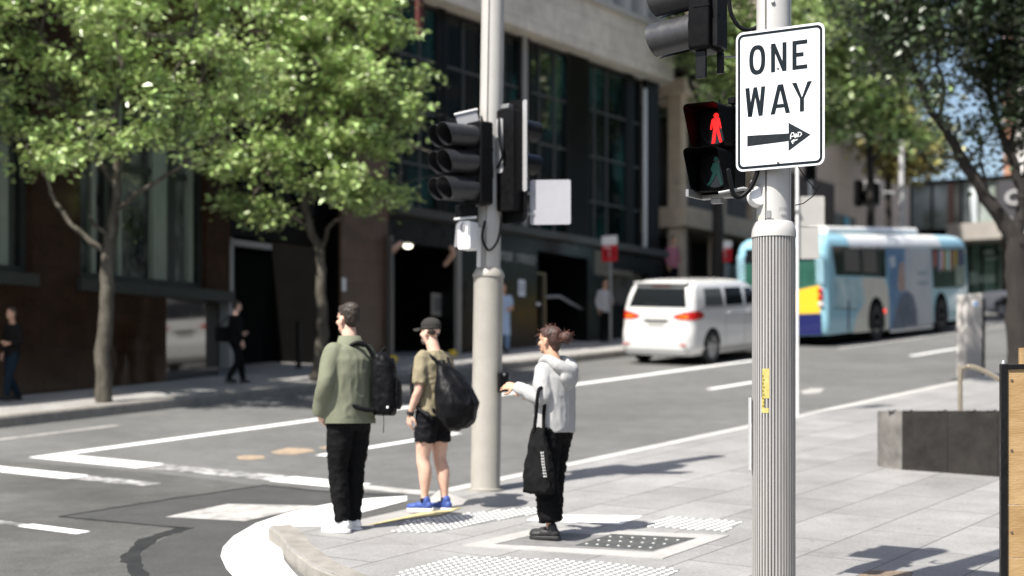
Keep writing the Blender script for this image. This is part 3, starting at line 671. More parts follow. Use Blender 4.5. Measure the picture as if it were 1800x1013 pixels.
def mark(name, pts, m, h, px=False, kind='structure'):
    st = [G(a, b, h) for a, b in pts] if px else pts
    mb = MB(); mb.add([P(s, t, h) for s, t in st], [list(range(len(st)))])
    return tag(mb.build(name, m, smooth=0), kind=kind)
HR = ROAD + 0.004
M_asph3 = mat('asphalt_worn', (0.074, 0.073, 0.068), 0.85, var=0.22, scale=0.6, bump=0.6, bscale=110, det=12, bdist=0.008, speck=((70, .36, 3), (5, .18, 8), (.3, .12, 4)))
mark('crossing_asphalt', [(-20, 30), (-20, -22), (8.6, -22), (8.7, 5), (9.0, 7), (9.8, 8.4), (10.5, 9.12), (13.0, 9.12), (12.9, 11), (13.05, 13), (12.9, 15), (13.0, 17.63), (9.2, 17.63), (8, 18.4), (6.5, 24)], M_asph3, ROAD + 0.001)
def rect(s0, s1, t0, t1): return [(s0, t0), (s1, t0), (s1, t1), (s0, t1)]
mark('lane_line', rect(13.2, 34.5, 14.76, 14.94), M_white, HR)
mark('lane_line', rect(37, 50, 14.80, 14.93), M_worn2, HR)
mark('stop_line', rect(13.2, 13.62, 13.25, 14.76), M_white, HR)
mark('stop_line', rect(13.24, 13.6, 11.4, 13.25), M_worn, HR)
mark('stop_line', rect(13.2, 13.6, 10.4, 11.4), M_white, HR)
mark('stop_line', rect(13.25, 13.5, 9.5, 10.4), M_worn2, HR)
mark('crossing_line', rect(12.2, 12.52, 13.25, 17.2), M_white, HR)
mark('crossing_line', rect(12.25, 12.5, 12.2, 13.25), M_worn, HR)
mark('crossing_line', rect(9.92, 10.08, 10.65, 11.35), M_white, HR)
mark('crossing_line', rect(9.94, 10.06, 11.35, 15), M_worn, HR)
mark('parking_line', rect(10.5, 16.2, 16.54, 16.66), M_worn2, HR)
for a, b, t in ((15.1, 17.85, 12.28), (25.5, 28.4, 12.5), (35.5, 39.2, 12.6), (43, 46.5, 12.6)):
    mark('lane_dash', rect(a, b, t - 0.07, t + 0.07), M_white, HR)
H2 = ROAD + 0.0025
mark('road_patch', [(105, 908), (465, 853), (560, 862), (712, 868), (712, 884), (600, 895), (500, 908), (400, 955), (392, 980), (440, 1030), (235, 1030), (228, 978), (320, 930)], M_asph2, H2, True)
def strip(name, pts, w, m, h, px=True):
    q = [Vector(G(a, b, h)) if px else Vector((a, b)) for a, b in pts]; fine = []
    for i in range(len(q) - 1):
        for k in range(8):
            p = q[i].lerp(q[i + 1], k / 8); fine.append(p + Vector((rnd.uniform(-.012, .012), rnd.uniform(-.012, .012))))
    fine.append(q[-1]); mb = MB(); vs = []
    for i, p in enumerate(fine):
        d = (fine[min(i + 1, len(fine) - 1)] - fine[max(i - 1, 0)]).normalized(); nn = Vector((-d.y, d.x)) * w * rnd.uniform(.35, .65)
        vs += [P(*(p + nn), h), P(*(p - nn), h)]
    mb.add(vs, [(2 * i, 2 * i + 1, 2 * i + 3, 2 * i + 2) for i in range(len(fine) - 1)])
    return tag(mb.build(name, m, smooth=0), kind='structure')
strip('tar_seam', [(105, 908), (300, 877), (465, 853), (600, 867), (710, 872)], 0.06, M_tar, HR)
strip('tar_seam', [(105, 908), (210, 918), (325, 928)], 0.05, M_tar, HR)
strip('tar_seam', [(328, 927), (262, 948), (228, 978), (240, 1000), (255, 1030)], 0.13, M_tar, HR)
mark('worn_road_block', [(290, 909), (345, 897), (400, 886), (555, 889), (430, 916)], M_worn2, ROAD + 0.006, True)
mark('white_kerb_band', [(715, 872), (650, 876), (600, 882), (550, 891), (500, 903), (450, 920), (410, 943), (392, 962), (388, 978), (398, 1000), (425, 1030), (540, 1030), (515, 1005), (499, 985), (493, 950), (510, 941), (560, 925), (620, 905), (715, 880)], M_white, ROAD + 0.008, True)
for pts in ([(415, 803), (430, 800), (462, 801), (466, 806), (440, 809), (420, 808)], [(475, 795), (505, 787), (545, 789), (555, 793), (520, 799), (488, 799)], [(560, 787), (585, 782), (604, 784), (600, 790), (575, 791)]):
    mark('survey_mark', pts, M_orange, HR, True)
mark('road_scuff', [(1405, 688), (1425, 683), (1450, 683), (1440, 691), (1415, 693)], M_worn2, HR, True)

# pavement markings
yp = [G(*p, -0.03) for p in ((640, 926), (735, 903), (812, 899), (775, 913), (690, 922))]
yp = [(yp[i][0] + (yp[(i + 1) % 5][0] - yp[i][0]) * k / 6, yp[i][1] + (yp[(i + 1) % 5][1] - yp[i][1]) * k / 6) for i in range(5) for k in range(6)]
cy_ = (sum(p[0] for p in yp) / 30, sum(p[1] for p in yp) / 30); mb = MB(); lps = [[P(cy_[0] + (p[0] - cy_[0]) * q, cy_[1] + (p[1] - cy_[1]) * q, gh(cy_[0] + (p[0] - cy_[0]) * q, cy_[1] + (p[1] - cy_[1]) * q) + .007) for p in yp] for q in (1, .75, .5, .25, .02)]
mb.rings(lps, cap=False); tag(mb.build('yellow_ramp_paint', M_yellowp, smooth=0), kind='structure')
mark('white_pavement_paint', [(925, 915), (948, 905), (1130, 907), (1092, 922)], M_white, 0.004, True)

def inside(p, poly):
    r = False; j = len(poly) - 1
    for i in range(len(poly)):
        a, b = poly[i], poly[j]
        if (a[1] > p[1]) != (b[1] > p[1]) and p[0] < (b[0] - a[0]) * (p[1] - a[1]) / (b[1] - a[1]) + a[0]: r = not r
        j = i
    return r
M_tac = mat('tactile_base', (0.20, 0.20, 0.197), 0.6, var=0.15, scale=5)
def tactile(pts, label, sp=0.066, rad=0.0185, base=M_tac, hh=0.004):
    st = [G(a, b, 0) for a, b in pts]
    cs = sum(p[0] for p in st) / len(st); ct = sum(p[1] for p in st) / len(st)
    o = P(cs, ct, 0); root = thing('tactile_paving', label, 'tactile paving', o, 'tactile paving pads at the kerb ramp')
    mb = MB(); n = len(st)
    mb.add([P(*p, hh) - o for p in st] + [P(*p, -0.03) - o for p in st], [list(range(n))] + [(i, (i + 1) % n, n + (i + 1) % n, n + i) for i in range(n)])
    mb.build('base', base, root, smooth=0)
    mb = MB(); s0 = min(p[0] for p in st); s1 = max(p[0] for p in st); t0 = min(p[1] for p in st); t1 = max(p[1] for p in st)
    i = 0; s = s0 + sp / 2
    while s < s1:
        t = t0 + sp / 2
        while t < t1:
            if inside((s, t), st):
                mb.lathe([(rad, 0), (rad * .95, 0.004), (rad * .6, 0.0075)], 7, P(s, t, hh - 0.001) - o)
            t += sp
        s += sp
    mb.build('stud', M_stud, root, smooth=0)
    return root
tactile([(640, 1030), (725, 1000), (800, 979), (1000, 985), (1195, 1002), (1150, 1030)], 'large pad of white tactile studs at the near edge of the pavement')
tactile([(690, 936), (715, 917), (820, 903), (948, 892), (948, 903), (860, 918), (765, 937)], 'narrow strip of white tactile studs behind the kerb ramp')
tactile([(1130, 927), (1168, 909), (1306, 917), (1275, 936)], 'small pad of white tactile studs beside the framed pit lid')
# framed pit lid
fo = [G(a, b) for a, b in ((812, 960), (945, 929), (1282, 942), (1165, 983))]
fi = [G(a, b) for a, b in ((868, 958), (957, 937), (1228, 947), (1148, 972))]
o = P(*fo[0]); pit = thing('service_pit', 'steel pit lid in a pale concrete frame set in the pavement', 'pit lid', o)
mb = MB(); mb.ring_prism(fo, fi, lambda p, d: P(p[0], p[1], d) - o, -0.02, 0.006); mb.build('frame', mat('pit_frame', (0.34, 0.33, 0.315), 0.7, var=0.15, scale=6), pit, smooth=0)
mb = MB(); mb.prism(fi, lambda p, d: P(p[0], p[1], d) - o, -0.02, 0.003)
mb.build('lid', mat('pit_lid', (0.17, 0.168, 0.165), 0.55, var=0.25, scale=8), pit, smooth=0)
lid2 = [G(a, b) for a, b in ((1010, 960), (1075, 940), (1222, 947), (1145, 969))]
mb = MB(); mb.prism(lid2, lambda p, d: P(p[0], p[1], d) - o, -0.02, 0.006)
st = lid2
for i in range(7):
    for j in range(3):
        a = (i + .6) / 7.3; b = (j + .5) / 3.2
        q = [st[0][k] * (1 - a) * (1 - b) + st[3][k] * a * (1 - b) + st[1][k] * (1 - a) * b + st[2][k] * a * b for k in (0, 1)]
        mb.lathe([(0.014, 0), (0.011, 0.005)], 8, P(q[0], q[1], 0.006) - o, mi=1)
mb.build('plate', [mat('pit_plate', (0.13, 0.135, 0.132), 0.4, 0.5, var=0.3, scale=9), mat('plate_stud', (.42, .42, .41), .5)], pit, smooth=0)
# small brown patch lying flush in the pavement, bottom right
for pts, lb, m in (([(1508, 1012), (1530, 1004), (1605, 1006), (1590, 1030), (1500, 1030)], 'small brown patch flush with the pavement by the ribbed pole', mat('patch_brown', (0.16, 0.12, 0.085), 0.7, var=0.4, scale=30)),):
    q = [G(a, b) for a, b in pts]; o = P(*q[0])
    mb = MB(); mb.prism(q, lambda p, d: P(p[0], p[1], d) - o, -0.02, 0.005)
    g = mb.build('brown_patch', m, M=Matrix.Translation(o), smooth=0); tag(g, lb, 'pavement patch')

# ================================================================== low stone wall, handrail, post, timber panel
M_granite = mat('dark_granite', (0.026, 0.0238, 0.0218), 0.6, spec=.10, var=0.35, scale=5, bump=0.1, bscale=120, det=10)
M_granite2 = mat('granite_lit_paint', (0.15, 0.142, 0.132), 0.6, spec=.2, var=0.4, scale=5, det=10)  # paler colour paints the lit look of the rounded end
S0 = 16.64; ZT = 2.32
root = thing('planter_wall', 'low dark granite wall with a rounded paler end on the pavement', 'low wall', P(S0, 5.6))
o = P(S0, 5.6)
def wallpiece(plan, m, nm, z1=ZT):
    mb = MB(); mb.prism(plan, lambda p, d: PZ(p[0], p[1], d) - o, 1.3, z1)
    return mb.build(nm, m, root, smooth=40, bevel=0.003)
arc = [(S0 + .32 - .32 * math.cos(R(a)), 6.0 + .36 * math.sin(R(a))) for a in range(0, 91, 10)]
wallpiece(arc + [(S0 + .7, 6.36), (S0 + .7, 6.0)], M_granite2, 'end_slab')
for a, b in ((6.0, 5.53), (5.53, 5.03), (5.03, 4.3), (4.3, 3.4)):
    wallpiece([(S0, a - .001), (S0 + .7, a - .001), (S0 + .7, b + .001), (S0, b + .001)], M_granite, 'slab')
for t in (6.12, 5.95, 5.6, 5.3, 5.1):
    mb = MB(); mb.rbox(S0 - .01, S0 + .09, t - .035, t + .035, 0, 0.012, .01)
    mb.v = [PZ(v.x, v.y, ZT - 0.002 + v.z) - o for v in mb.v]; mb.build('skate_stop', M_steel, root)

M_brass = mat('bronze_rail', (0.36, 0.31, 0.24), 0.38, 0.6, var=0.15, scale=12)
D = 18.6; bx = VD(1688, 860, D)
root = thing('handrail', 'bent bronze handrail rising behind the dark low wall', 'handrail', Vector((bx.x, D, 0.1 * D)))
o = Vector((bx.x, D, 0.1 * D))
a = VD(1688, 648, D) - o; b = VD(1714, 646, 18.5) - o; c = VD(1762, 670, 17.3) - o; d = VD(1800, 690, 16.4) - o
mb = MB(); mb.limb([(0, 0, -.02), (0, 0, a.z - .05), a + Vector((.015, 0, 0)), b, c, d], [.026] * 6); mb.build('rail', M_brass, root, smooth=60)
mb = MB(); mb.lathe([(.06, 0), (.06, .012), (.03, .016)], 20); mb.build('base_flange', M_brass, root)
mb = MB(); e = Vector((d.x, d.y, d.z)); mb.tube([e + Vector((0, 0, .01)), Vector((d.x, d.y, -.25))], .024); mb.build('support', M_brass, root)

s, t = 29.66, 9.47
root = thing('service_bollard', 'tall pale concrete pillar with a round blue badge at the kerb', 'service pillar', street_M(s, t) @ Matrix.Rotation(R(-33), 4, 'Z'))
M_conc = mat('pale_concrete', (0.46, 0.44, 0.415), 0.75, var=0.12, scale=4, bump=0.2, bscale=60)
mb = MB(); pr = [(-.17, -.1), (.19, -.1), (.19, 1.42), (-.17, 1.38)]
mb.prism(pr, lambda p, d: Vector((p[0], d, p[1])), -.13, .13); mb.build('body', M_conc, root, bevel=.012)
mb = MB(); mb.box(.192, .26, -.11, .15, -.1, 1.33); mb.build('side_panel', M_black, root)
Mb = Matrix.Translation((.03, -.131, 1.22)) @ Matrix.Rotation(R(90), 4, 'X')
mb = MB(); mb.lathe([(.075, 0), (.075, .006), (.068, .008)], 28, M=Mb, mi=0); mb.lathe([(.05, .0075), (.05, .0095)], 24, M=Mb, mi=1)
mb.build('badge', [M_wcoat, mat('badge_blue', (0.35, 0.5, 0.75), 0.4)], root)

D = 10.0; X = (1758 - 900) / FPX * D; o = Vector((X, D, 1.0))
root = thing('timber_screen', 'golden timber screen in a black steel frame at the right edge', 'timber screen', Matrix.Translation(o) @ Matrix.Rotation(R(-4), 4, 'Z'))
M_wood = mat('golden_timber', (0.27, 0.165, 0.066), 0.5, col2=(0.40, 0.27, 0.13), scale=2.2, stretch=(1.2, 1, 5), det=10, rvar=0.12, bump=0.15, bscale=20)
HP = 1.575
mb = MB()
mb.box(0, .04, -.025, .025, 0, HP); mb.box(.78, .82, -.025, .025, 0, HP); mb.box(.04, .78, -.025, .025, HP - .03, HP); mb.box(.04, .78, -.025, .025, .06, .1)
mb.build('frame', M_blackm, root, bevel=.003)
zc = 0.1
for z in (0.44, 0.75, HP - .03):
    mb = MB(); mb.box(.041, .779, -.012, .012, zc + .0015, z - .0015); mb.build('board', M_wood, root, bevel=.002); zc = z
mb = MB()
for z, x in ((1.51, .055), (1.10, .055), (.62, .055)): mb.lathe([(.009, 0), (.007, .005)], 10, M=Matrix.Translation((x + .01, -.012, z - .03)) @ Matrix.Rotation(R(90), 4, 'X'))
mb.build('bolt', mat('bolt_dark', (.2, .14, .1), .5, .6), root)
mb = MB(); mb.lathe([(.02, HP), (.02, HP + .005), (.012, HP + .02)], 12, (.02, 0, 0)); mb.build('cap', M_steel, root)
o2 = VD(1797, 700, 12.0); o2 = Vector((o2.x, 12.0, 1.2))
mb = MB(); mb.rbox(-.022, .022, -.022, .022, 0, VD(1797, 612, 12).z - 1.2, .006)
g = mb.build('timber_post', M_wood, M=Matrix.Translation(o2)); tag(g, 'slim timber post standing behind the golden timber screen', 'post')
# ================================================================== near pole with the ONE WAY sign
PX, PY = 1.595, 10.4
PB = Vector((PX, PY, 0.1 * PY))
pole = thing('signal_pole', 'ribbed aluminium pole with white upper tube carrying the one way sign', 'signal pole', PB)
mb = MB(); NR = 42; prof = []
for i in range(NR):
    for f, r in ((0.0, .1315), (.56, .1315), (.60, .113), (.96, .113)):
        g = 2 * math.pi * (i + f) / NR; prof.append((r * math.cos(g), r * math.sin(g)))
mb.prism(prof, lambda p, d: Vector((p[0], p[1], d)), -.05, 2.33); mb.build('ribbed_shaft', M_alu, pole, smooth=0)
mb = MB(); mb.lathe([(.128, 2.316), (.1365, 2.318), (.1365, 2.345), (.131, 2.375), (.118, 2.405), (.112, 2.412), (.09, 2.412)], 48); mb.build('collar', M_greyp, pole, smooth=50)
# upper tube with two slots
cam_a = math.atan2(-PY, -PX)
def slots(r, angs, w, dep, n=90):
    pts = []; k = 0
    for i in range(n):
        a = 2 * math.pi * i / n; rr = r
        pts.append((a, rr))
    for sa in angs:
        sa %= 2 * math.pi; h = w / r / 2
        pts = [p for p in pts if abs((p[0] - sa + math.pi) % (2 * math.pi) - math.pi) > h + .01]
        pts += [(sa - h - .001, r), (sa - h, r - dep), (sa + h, r - dep), (sa + h + .001, r)]
    pts = sorted([(p[0] % (2 * math.pi), p[1]) for p in pts])
    return [(q * math.cos(a), q * math.sin(a)) for a, q in pts]
mb = MB(); mb.prism(slots(.1045, (cam_a - math.asin(.45), cam_a + math.asin(.93)), .014, .02), lambda p, d: Vector((p[0], p[1], d)), 2.405, 4.9)
mb.build('upper_tube', M_greyp, pole, smooth=30)
def pole_pt(px, py, r=.1045):        # a point on the near face of the upper tube
    x = (px - 900) / FPX * PY - PX; a = max(-.99, min(.99, x / r)); z = CAMZ + PY * (730 - py) / FPX - PB.z
    g = cam_a + math.asin(a); return Vector((r * math.cos(g), r * math.sin(g), z)), g
def patch(name, px, py, w, h, m, parent, r=.1045, dr=.0012, poly=None):
    x, g = pole_pt(px, py, r); mb = MB(); n = 6
    vs = [];
    for j in range(2):
        for i in range(n + 1):
            gg = g + (i / n - .5) * w / r; vs.append(((r + dr) * math.cos(gg), (r + dr) * math.sin(gg), x.z + (j - .5) * h))
    mb.add(vs, [(i, i + 1, n + 2 + i, n + 1 + i) for i in range(n)]); return mb.build(name, m, parent, smooth=40)
M_lbl = mat('label_grey', (.33, .32, .31), .5, var=.3, scale=120)
lb = patch('label', 1377, 376, .05, .042, mat('label_pale', (.52, .51, .50), .5), pole)
for k in range(6): patch('print', 1370 + k * 2.6, 371, .005, .022, M_lbl, lb, dr=.002)
patch('print', 1377, 382, .034, .014, M_lbl, lb, dr=.002)
patch('sticker', 1337, 386, .03, .035, mat('faded_yellow', (.75, .66, .40), .5), pole)
M_ys = mat('yellow_sticker', (.36, .30, .06), .5, col2=(.50, .43, .17), scale=40)
ys = patch('yellow_sticker', 1346.5, 675, .045, .18, M_ys, pole, r=.1318)
patch('yellow_sticker', 1341.5, 712, .018, .09, M_ys, pole, r=.1318); patch('yellow_sticker', 1345.5, 722, .042, .03, M_ys, pole, r=.1318)
for k in range(9): patch('print', 1342 + (k % 2), 662 + k * 6.5, .012, .012, mat('sticker_print', (.2, .17, .03), .5), ys, r=.1318, dr=.0022)
p0, g0 = pole_pt(1351, 380)
mb = MB(); mb.box(-.016, .016, -.006, .012, -.022, .022); mb.box(-.006, .03, .0, .014, -.033, -.024)
mb.build('slot_clip', M_steel, pole, Matrix.Translation(p0) @ Matrix.Rotation(g0 + R(90), 4, 'Z'))
mb = MB(); q, g1 = pole_pt(1359, 12); mb.lathe([(.012, 0), (.012, .008), (.006, .012)], 12, M=Matrix.Translation(q) @ Matrix.Rotation(g1, 4, 'Z') @ Matrix.Rotation(R(90), 4, 'Y')); mb.build('bolt', M_steel, pole)
# bracket disc on the left of the tube and strap behind the sign
LV = V                                    # towards image left / across the street
mb = MB(); mb.lathe([(.058, -.03), (.062, -.02), (.062, .02), (.058, .03)], 32, M=Matrix.Translation(Vector((-.105, -.04, 2.56))) @ Matrix.Rotation(R(75), 4, 'X') @ Matrix.Rotation(R(15), 4, 'Y')); mb.build('bracket_boss', M_wcoat, pole, smooth=40)
mb = MB(); mb.tube([Vector((-.115, -.05, 2.59)), Vector((-.19, -.05, 2.61)), Vector((-.34, -.03, 2.585))], [.012, .012, .01], 10); mb.lathe([(.012, 2.60), (.012, 2.655), (.007, 2.66)], 12, (-.14, -.06, 0)); mb.build('bracket_arm', M_steel, pole)
mb = MB(); mb.rbox(-.118, .118, -.118, .118, 3.28, 3.32, .117, n=10); mb.build('strap', M_steel, pole)
mb = MB(); mb.rbox(-.118, .118, -.118, .118, 2.88, 2.92, .117, n=10); mb.build('strap', M_steel, pole)
# thin plate seen edge-on low on the left side
xx = (1319 - 900) / FPX * PY - PX
mb = MB(); mb.rbox(xx - .005, xx + .004, -.03, .06, CAMZ + PY * (730 - 826) / FPX - PB.z, CAMZ + PY * (730 - 699) / FPX - PB.z, .006); mb.build('side_plate', mat('plate_grey', (.5, .5, .5), .6), pole)
# loose tie wire on the right
mb = MB(); w = [VD(a, b, 10.35) - PB for a, b in ((1402, 292), (1420, 318), (1436, 336), (1428, 346), (1412, 358), (1398, 361))]
mb.tube(w, .0032, 6); mb.tube([VD(1427, 330, 10.35) - PB, VD(1436, 334, 10.35) - PB, VD(1441, 327, 10.35) - PB], .003, 6); mb.build('tie_wire', M_blackm, pole)
# cables
mb = MB()
mb.limb([VD(a, b, 10.42) - PB for a, b in ((1281, -20), (1284, 20), (1298, 46), (1316, 53), (1330, 48))], [.013] * 5, 8); mb.build('cable', M_black, pole, smooth=60)
mb = MB()
mb.limb([VD(a, b, 10.3) - PB for a, b in ((1280, 300), (1288, 338), (1300, 347), (1316, 335), (1326, 318), (1332, 300))], [.014] * 6, 8); mb.build('cable', M_black, pole, smooth=60)

# ------------------------------------------------------------------ the sign
SW, SH = .572, .842
E_ = -V                                    # sign's own right
NRM = -U                                   # facing down the street
SCN = Vector((1.600, 10.2, CAMZ + 1.895))
M_signw = mat('sign_white', (.64, .65, .66), .38, var=.045, scale=3, spec=.4, speck=((40, .03, 4),))
M_signk = mat('sign_black', (.008, .013, .018), .5, var=.3, scale=30, spec=.12)
sign = thing('one_way_sign', 'white ONE WAY street sign with a black arrow and graffiti on its head', 'street sign', basis(SCN - Vector((0, 0, SH / 2)), E_, U, Vector((0, 0, 1))))
def spp(p, d): return Vector((p[0] - SW / 2, d, p[1]))
mb = MB(); mb.prism(rrect(0, SW, 0, SH, .045, 8), spp, -.002, .002); mb.build('plate', M_signw, sign, bevel=.0008, seg=1)
mb = MB(); i0, i1 = .0135, .029
mb.ring_prism(rrect(i0, SW - i0, i0, SH - i0, .036, 8), rrect(i1, SW - i1, i1, SH - i1, .024, 8), spp, -.0024, -.0032); mb.build('border', M_signk, sign, smooth=0)
def u(x): return (x - 8) / 582 * SW        # measured crop x on the sign -> metres
def gl(polys, name, m=M_signk, d=(-.0024, -.0033)):
    mb = MB()
    for p in polys: mb.prism(p, spp, *d)
    return mb.build(name, m, sign, smooth=0)
def yv(f): return SH * (1 - f)
def bar(a, b, w):
    a, b = Vector(a), Vector(b); d = (b - a).normalized(); n = Vector((-d.y, d.x)) * w / 2
    return [tuple(a - n), tuple(b - n), tuple(b + n), tuple(a + n)]
t1, b1, t2, b2 = yv(.108), yv(.312), yv(.404), yv(.612); lw = .0265
# O
def sup(cx, cy, rx, ry, e=2.5, n=40): return [(cx + rx * math.copysign(abs(math.cos(2 * math.pi * k / n)) ** (2 / e), math.cos(2 * math.pi * k / n)), cy + ry * math.copysign(abs(math.sin(2 * math.pi * k / n)) ** (2 / e), math.sin(2 * math.pi * k / n))) for k in range(n)]
ox = (u(98) + u(205)) / 2; orx = (u(205) - u(98)) / 2; oy = (t1 + b1) / 2; ory = (t1 - b1) / 2 + .003
mb = MB(); mb.ring_prism(sup(ox, oy, orx, ory), sup(ox, oy, orx - lw, ory - lw, 2.4), spp, -.0024, -.0033); mb.build('letter', M_signk, sign, smooth=0)
x0, x1 = u(243), u(345)
gl([[(x0, b1), (x0 + lw, b1), (x0 + lw, t1), (x0, t1)], [(x1 - lw, b1), (x1, b1), (x1, t1), (x1 - lw, t1)], ], 'letter')
gl([[(x0 + .001, t1 - .0005), (x0 + lw * 1.02, t1 - .0005), (x1 - .001, b1 + .0005), (x1 - lw * 1.02, b1 + .0005)]], 'letter', d=(-.0023, -.0030))
x0, x1 = u(383), u(480)
gl([[(x0, b1), (x0 + lw, b1), (x0 + lw, t1), (x0, t1)]] + [[(x0 + lw, y), (xx, y), (xx, y + lw * .92), (x0 + lw, y + lw * .92)] for y, xx in ((b1, x1), ((t1 + b1) / 2 - lw * .42, x1 - .024), (t1 - lw * .92, x1))], 'letter')
x0, x1 = u(72), u(205); q = (x1 - x0)
def leg(xt, xb, w=lw * 1.02): return [(xb - w / 2, b2), (xb + w / 2, b2), (xt + w / 2, t2), (xt - w / 2, t2)]
gl([leg(x0 + w_ * q, x0 + v_ * q) for w_, v_ in ((.10, .235), )] + [[(x0 + .235 * q - lw / 2, b2 - .0), (x0 + .235 * q + lw / 2, b2), (x0 + .5 * q + lw * .42, t2), (x0 + .5 * q - lw * .42, t2)]]
   + [[(x0 + .765 * q - lw / 2, b2), (x0 + .765 * q + lw / 2, b2), (x0 + .9 * q + lw * .5, t2), (x0 + .9 * q - lw * .5, t2)]], 'letter')
gl([[(x0 + .765 * q - lw / 2, b2), (x0 + .765 * q + lw / 2, b2), (x0 + .5 * q + lw * .42, t2), (x0 + .5 * q - lw * .42, t2)]], 'letter', d=(-.0023, -.0030))
x0, x1 = u(240), u(368); xm = (x0 + x1) / 2
gl([[(x0, b2), (x0 + lw * 1.08, b2), (xm + lw * .02, t2 - .035), (xm + lw * .02, t2), (xm - lw * .62, t2)], [(x1 - lw * 1.08, b2), (x1, b2), (xm + lw * .66, t2), (xm + lw * .02, t2), (xm + lw * .02, t2 - .035)], [(x0 + .036, b2 + .036), (x1 - .036, b2 + .036), (x1 - .044, b2 + .058), (x0 + .044, b2 + .058)]], 'letter')
x0, x1 = u(380), u(510); xm = (x0 + x1) / 2; ymid = b2 + (t2 - b2) * .44
gl([[(xm - lw / 2, b2), (xm + lw / 2, b2), (xm + lw / 2, ymid), (xm - lw / 2, ymid)], [(xm - lw / 2, ymid), (xm + lw * .1, ymid), (x0 + lw * 1.1, t2), (x0, t2)]], 'letter')
gl([[(xm - lw * .1, ymid), (xm + lw / 2, ymid), (x1, t2), (x1 - lw * 1.1, t2)]], 'letter', d=(-.0023, -.0030))
arrow = gl([[(u(85), yv(.822)), (u(360), yv(.811)), (u(360), yv(.757)), (u(85), yv(.746))]], 'arrow', m=mat('sign_dark_grey', (.014, .018, .022), .55, var=.35, scale=40, spec=.12))
gl([[(u(358), yv(.881)), (u(500), yv(.780)), (u(358), yv(.681))]], 'arrow', m=MATS['sign_dark_grey'], d=(-.0024, -.0035))
mb = MB()
def scr(pts, w=.0032):
    mb.tube([Vector((u(a) - SW / 2, -.0042, yv(b))) for a, b in pts], w, 6, flat=1.0)
for s_ in ([(372, .80), (373, .775), (380, .757), (390, .757), (398, .775), (402, .795)], [(374, .783), (400, .78)], [(408, .762), (406, .79), (414, .79), (416, .775), (408, .773)],
           [(422, .762), (422, .79), (434, .785), (444, .773), (438, .76), (420, .758)], [(388, .835), (378, .815), (392, .808), (405, .812), (418, .806)], [(384, .822), (398, .820)]): scr(s_)
mb.build('graffiti', mat('chalk_white', (.8, .8, .8), .6), sign, smooth=0)
for a, f, nm in ((290, .287, 0), (290, .955, 0)):
    mb = MB(); mb.lathe([(.008, 0), (.008, .003), (.004, .005)], 12, M=Matrix.Translation(Vector((u(a) - SW / 2, -.0035, yv(f)))) @ Matrix.Rotation(R(90), 4, 'X')); mb.build('bolt', mat('bolt_worn', (.25, .24, .23), .5, .7), sign)
mb = MB(); mb.tube([Vector((u(236) - SW / 2, -.003, yv(.135))), Vector((u(239) - SW / 2, -.003, yv(.131)))], .003, 6); mb.build('rust_spot', mat('rust', (.3, .16, .12), .8), sign)
for z in (SH * .87, SH * .13):
    mb = MB(); mb.box(-.2, .2, .003, .026, z - .018, z + .018); mb.box(-.03, .03, .026, .062, z - .015, z + .015); mb.build('mounting_rail', M_steel, sign)

# ------------------------------------------------------------------ traffic signal on the near pole (faces across the street)
def lantern_visor(mb, o, ax, up, r, L, mi=0, cut=.22, th=.004, n=26):
    """tube visor open at the front, underside cut back"""
    ax = ax.normalized(); rt = ax.cross(up).normalized(); up = rt.cross(ax).normalized()
    outer0, outer1, in0, in1 = [], [], [], []
    for k in range(n + 1):
        a = R(-90 + 12) + R(336) * k / n
        d = rt * math.cos(a) + up * math.sin(a)
        Lk = L * (1 - cut * (0.5 - 0.5 * math.sin(a)) ** 1.6)
        outer0.append(o + d * r); outer1.append(o + d * r + ax * Lk); in0.append(o + d * (r - th)); in1.append(o + d * (r - th) + ax * Lk)
    mb.rings([outer0, outer1, in1, in0], mi, cap=False, closed=False)
def signal_head(name, label, M, n=3, r=.105, sp=.243, L=.30, visor_m=M_blackm, lens=None, group=None, board=True, tilt=0, cut=.22):
    """local x = the way it faces, z up; origin at the bottom centre of the housing"""
    root = thing(name, label, 'traffic signal', M, group)
    mb = MB(); mb.rbox(-.14, 0, -.115, .115, 0, n * sp + .03, .03, axis='x'); mb.build('housing', M_black, root, bevel=.006)
    if board:
        mb = MB(); mb.rbox(-.012, -.004, -.21, .21, -.09, n * sp + .12, .07, axis='x'); mb.build('backing_board', M_black, root)
    cols = lens or [(.05, .004, .003), (.05, .03, .003), (.003, .045, .03)]
    for i in range(n):
        z = .015 + sp * (n - i - .5); c = Vector((0.002, 0, z))
        mb = MB(); lantern_visor(mb, c, Vector((1, 0, -tilt)), Vector((0, 0, 1)), r, L, cut=cut); vz = mb.build('visor', visor_m, root, smooth=40)
        mb = MB(); mb.ell(c, (.03, r * .96, r * .96), nu=20); mb.build('lens', mat('lens_%d' % i, cols[i], .15), vz, smooth=60)
    for i in range(1, n):
        mb = MB(); mb.box(-.146, -.03, -.119, .119, .015 + sp * i - .006, .015 + sp * i + .006); mb.build('joint_band', M_black, root)
    return root
az = Matrix.Rotation(TH + R(90), 4, 'Z')
dz = .253
o = Vector(((1224 - 900) / FPX * 10.66, 10.66, 0)); o.z = CAMZ + 10.66 * (730 - 55) / FPX - (.015 + dz * .5)
sig = signal_head('traffic_signal', 'black traffic signal above the red man, cut off by the top of the picture', Matrix.Translation(o) @ az, 3, .111, dz, .31, tilt=.10, cut=.10, board=False, visor_m=mat('satin_black', (.03, .03, .032), .33, spec=.6, var=.15, scale=18, rvar=.08))
mb = MB(); mb.box(-.18, -.141, -.07, .07, .02, .78); mb.box(-.10, -.03, .05, .075, -.17, .0); mb.box(-.16, -.12, -.07, -.04, -.13, .0); mb.build('mounting_frame', M_blackm, sig, bevel=.004)
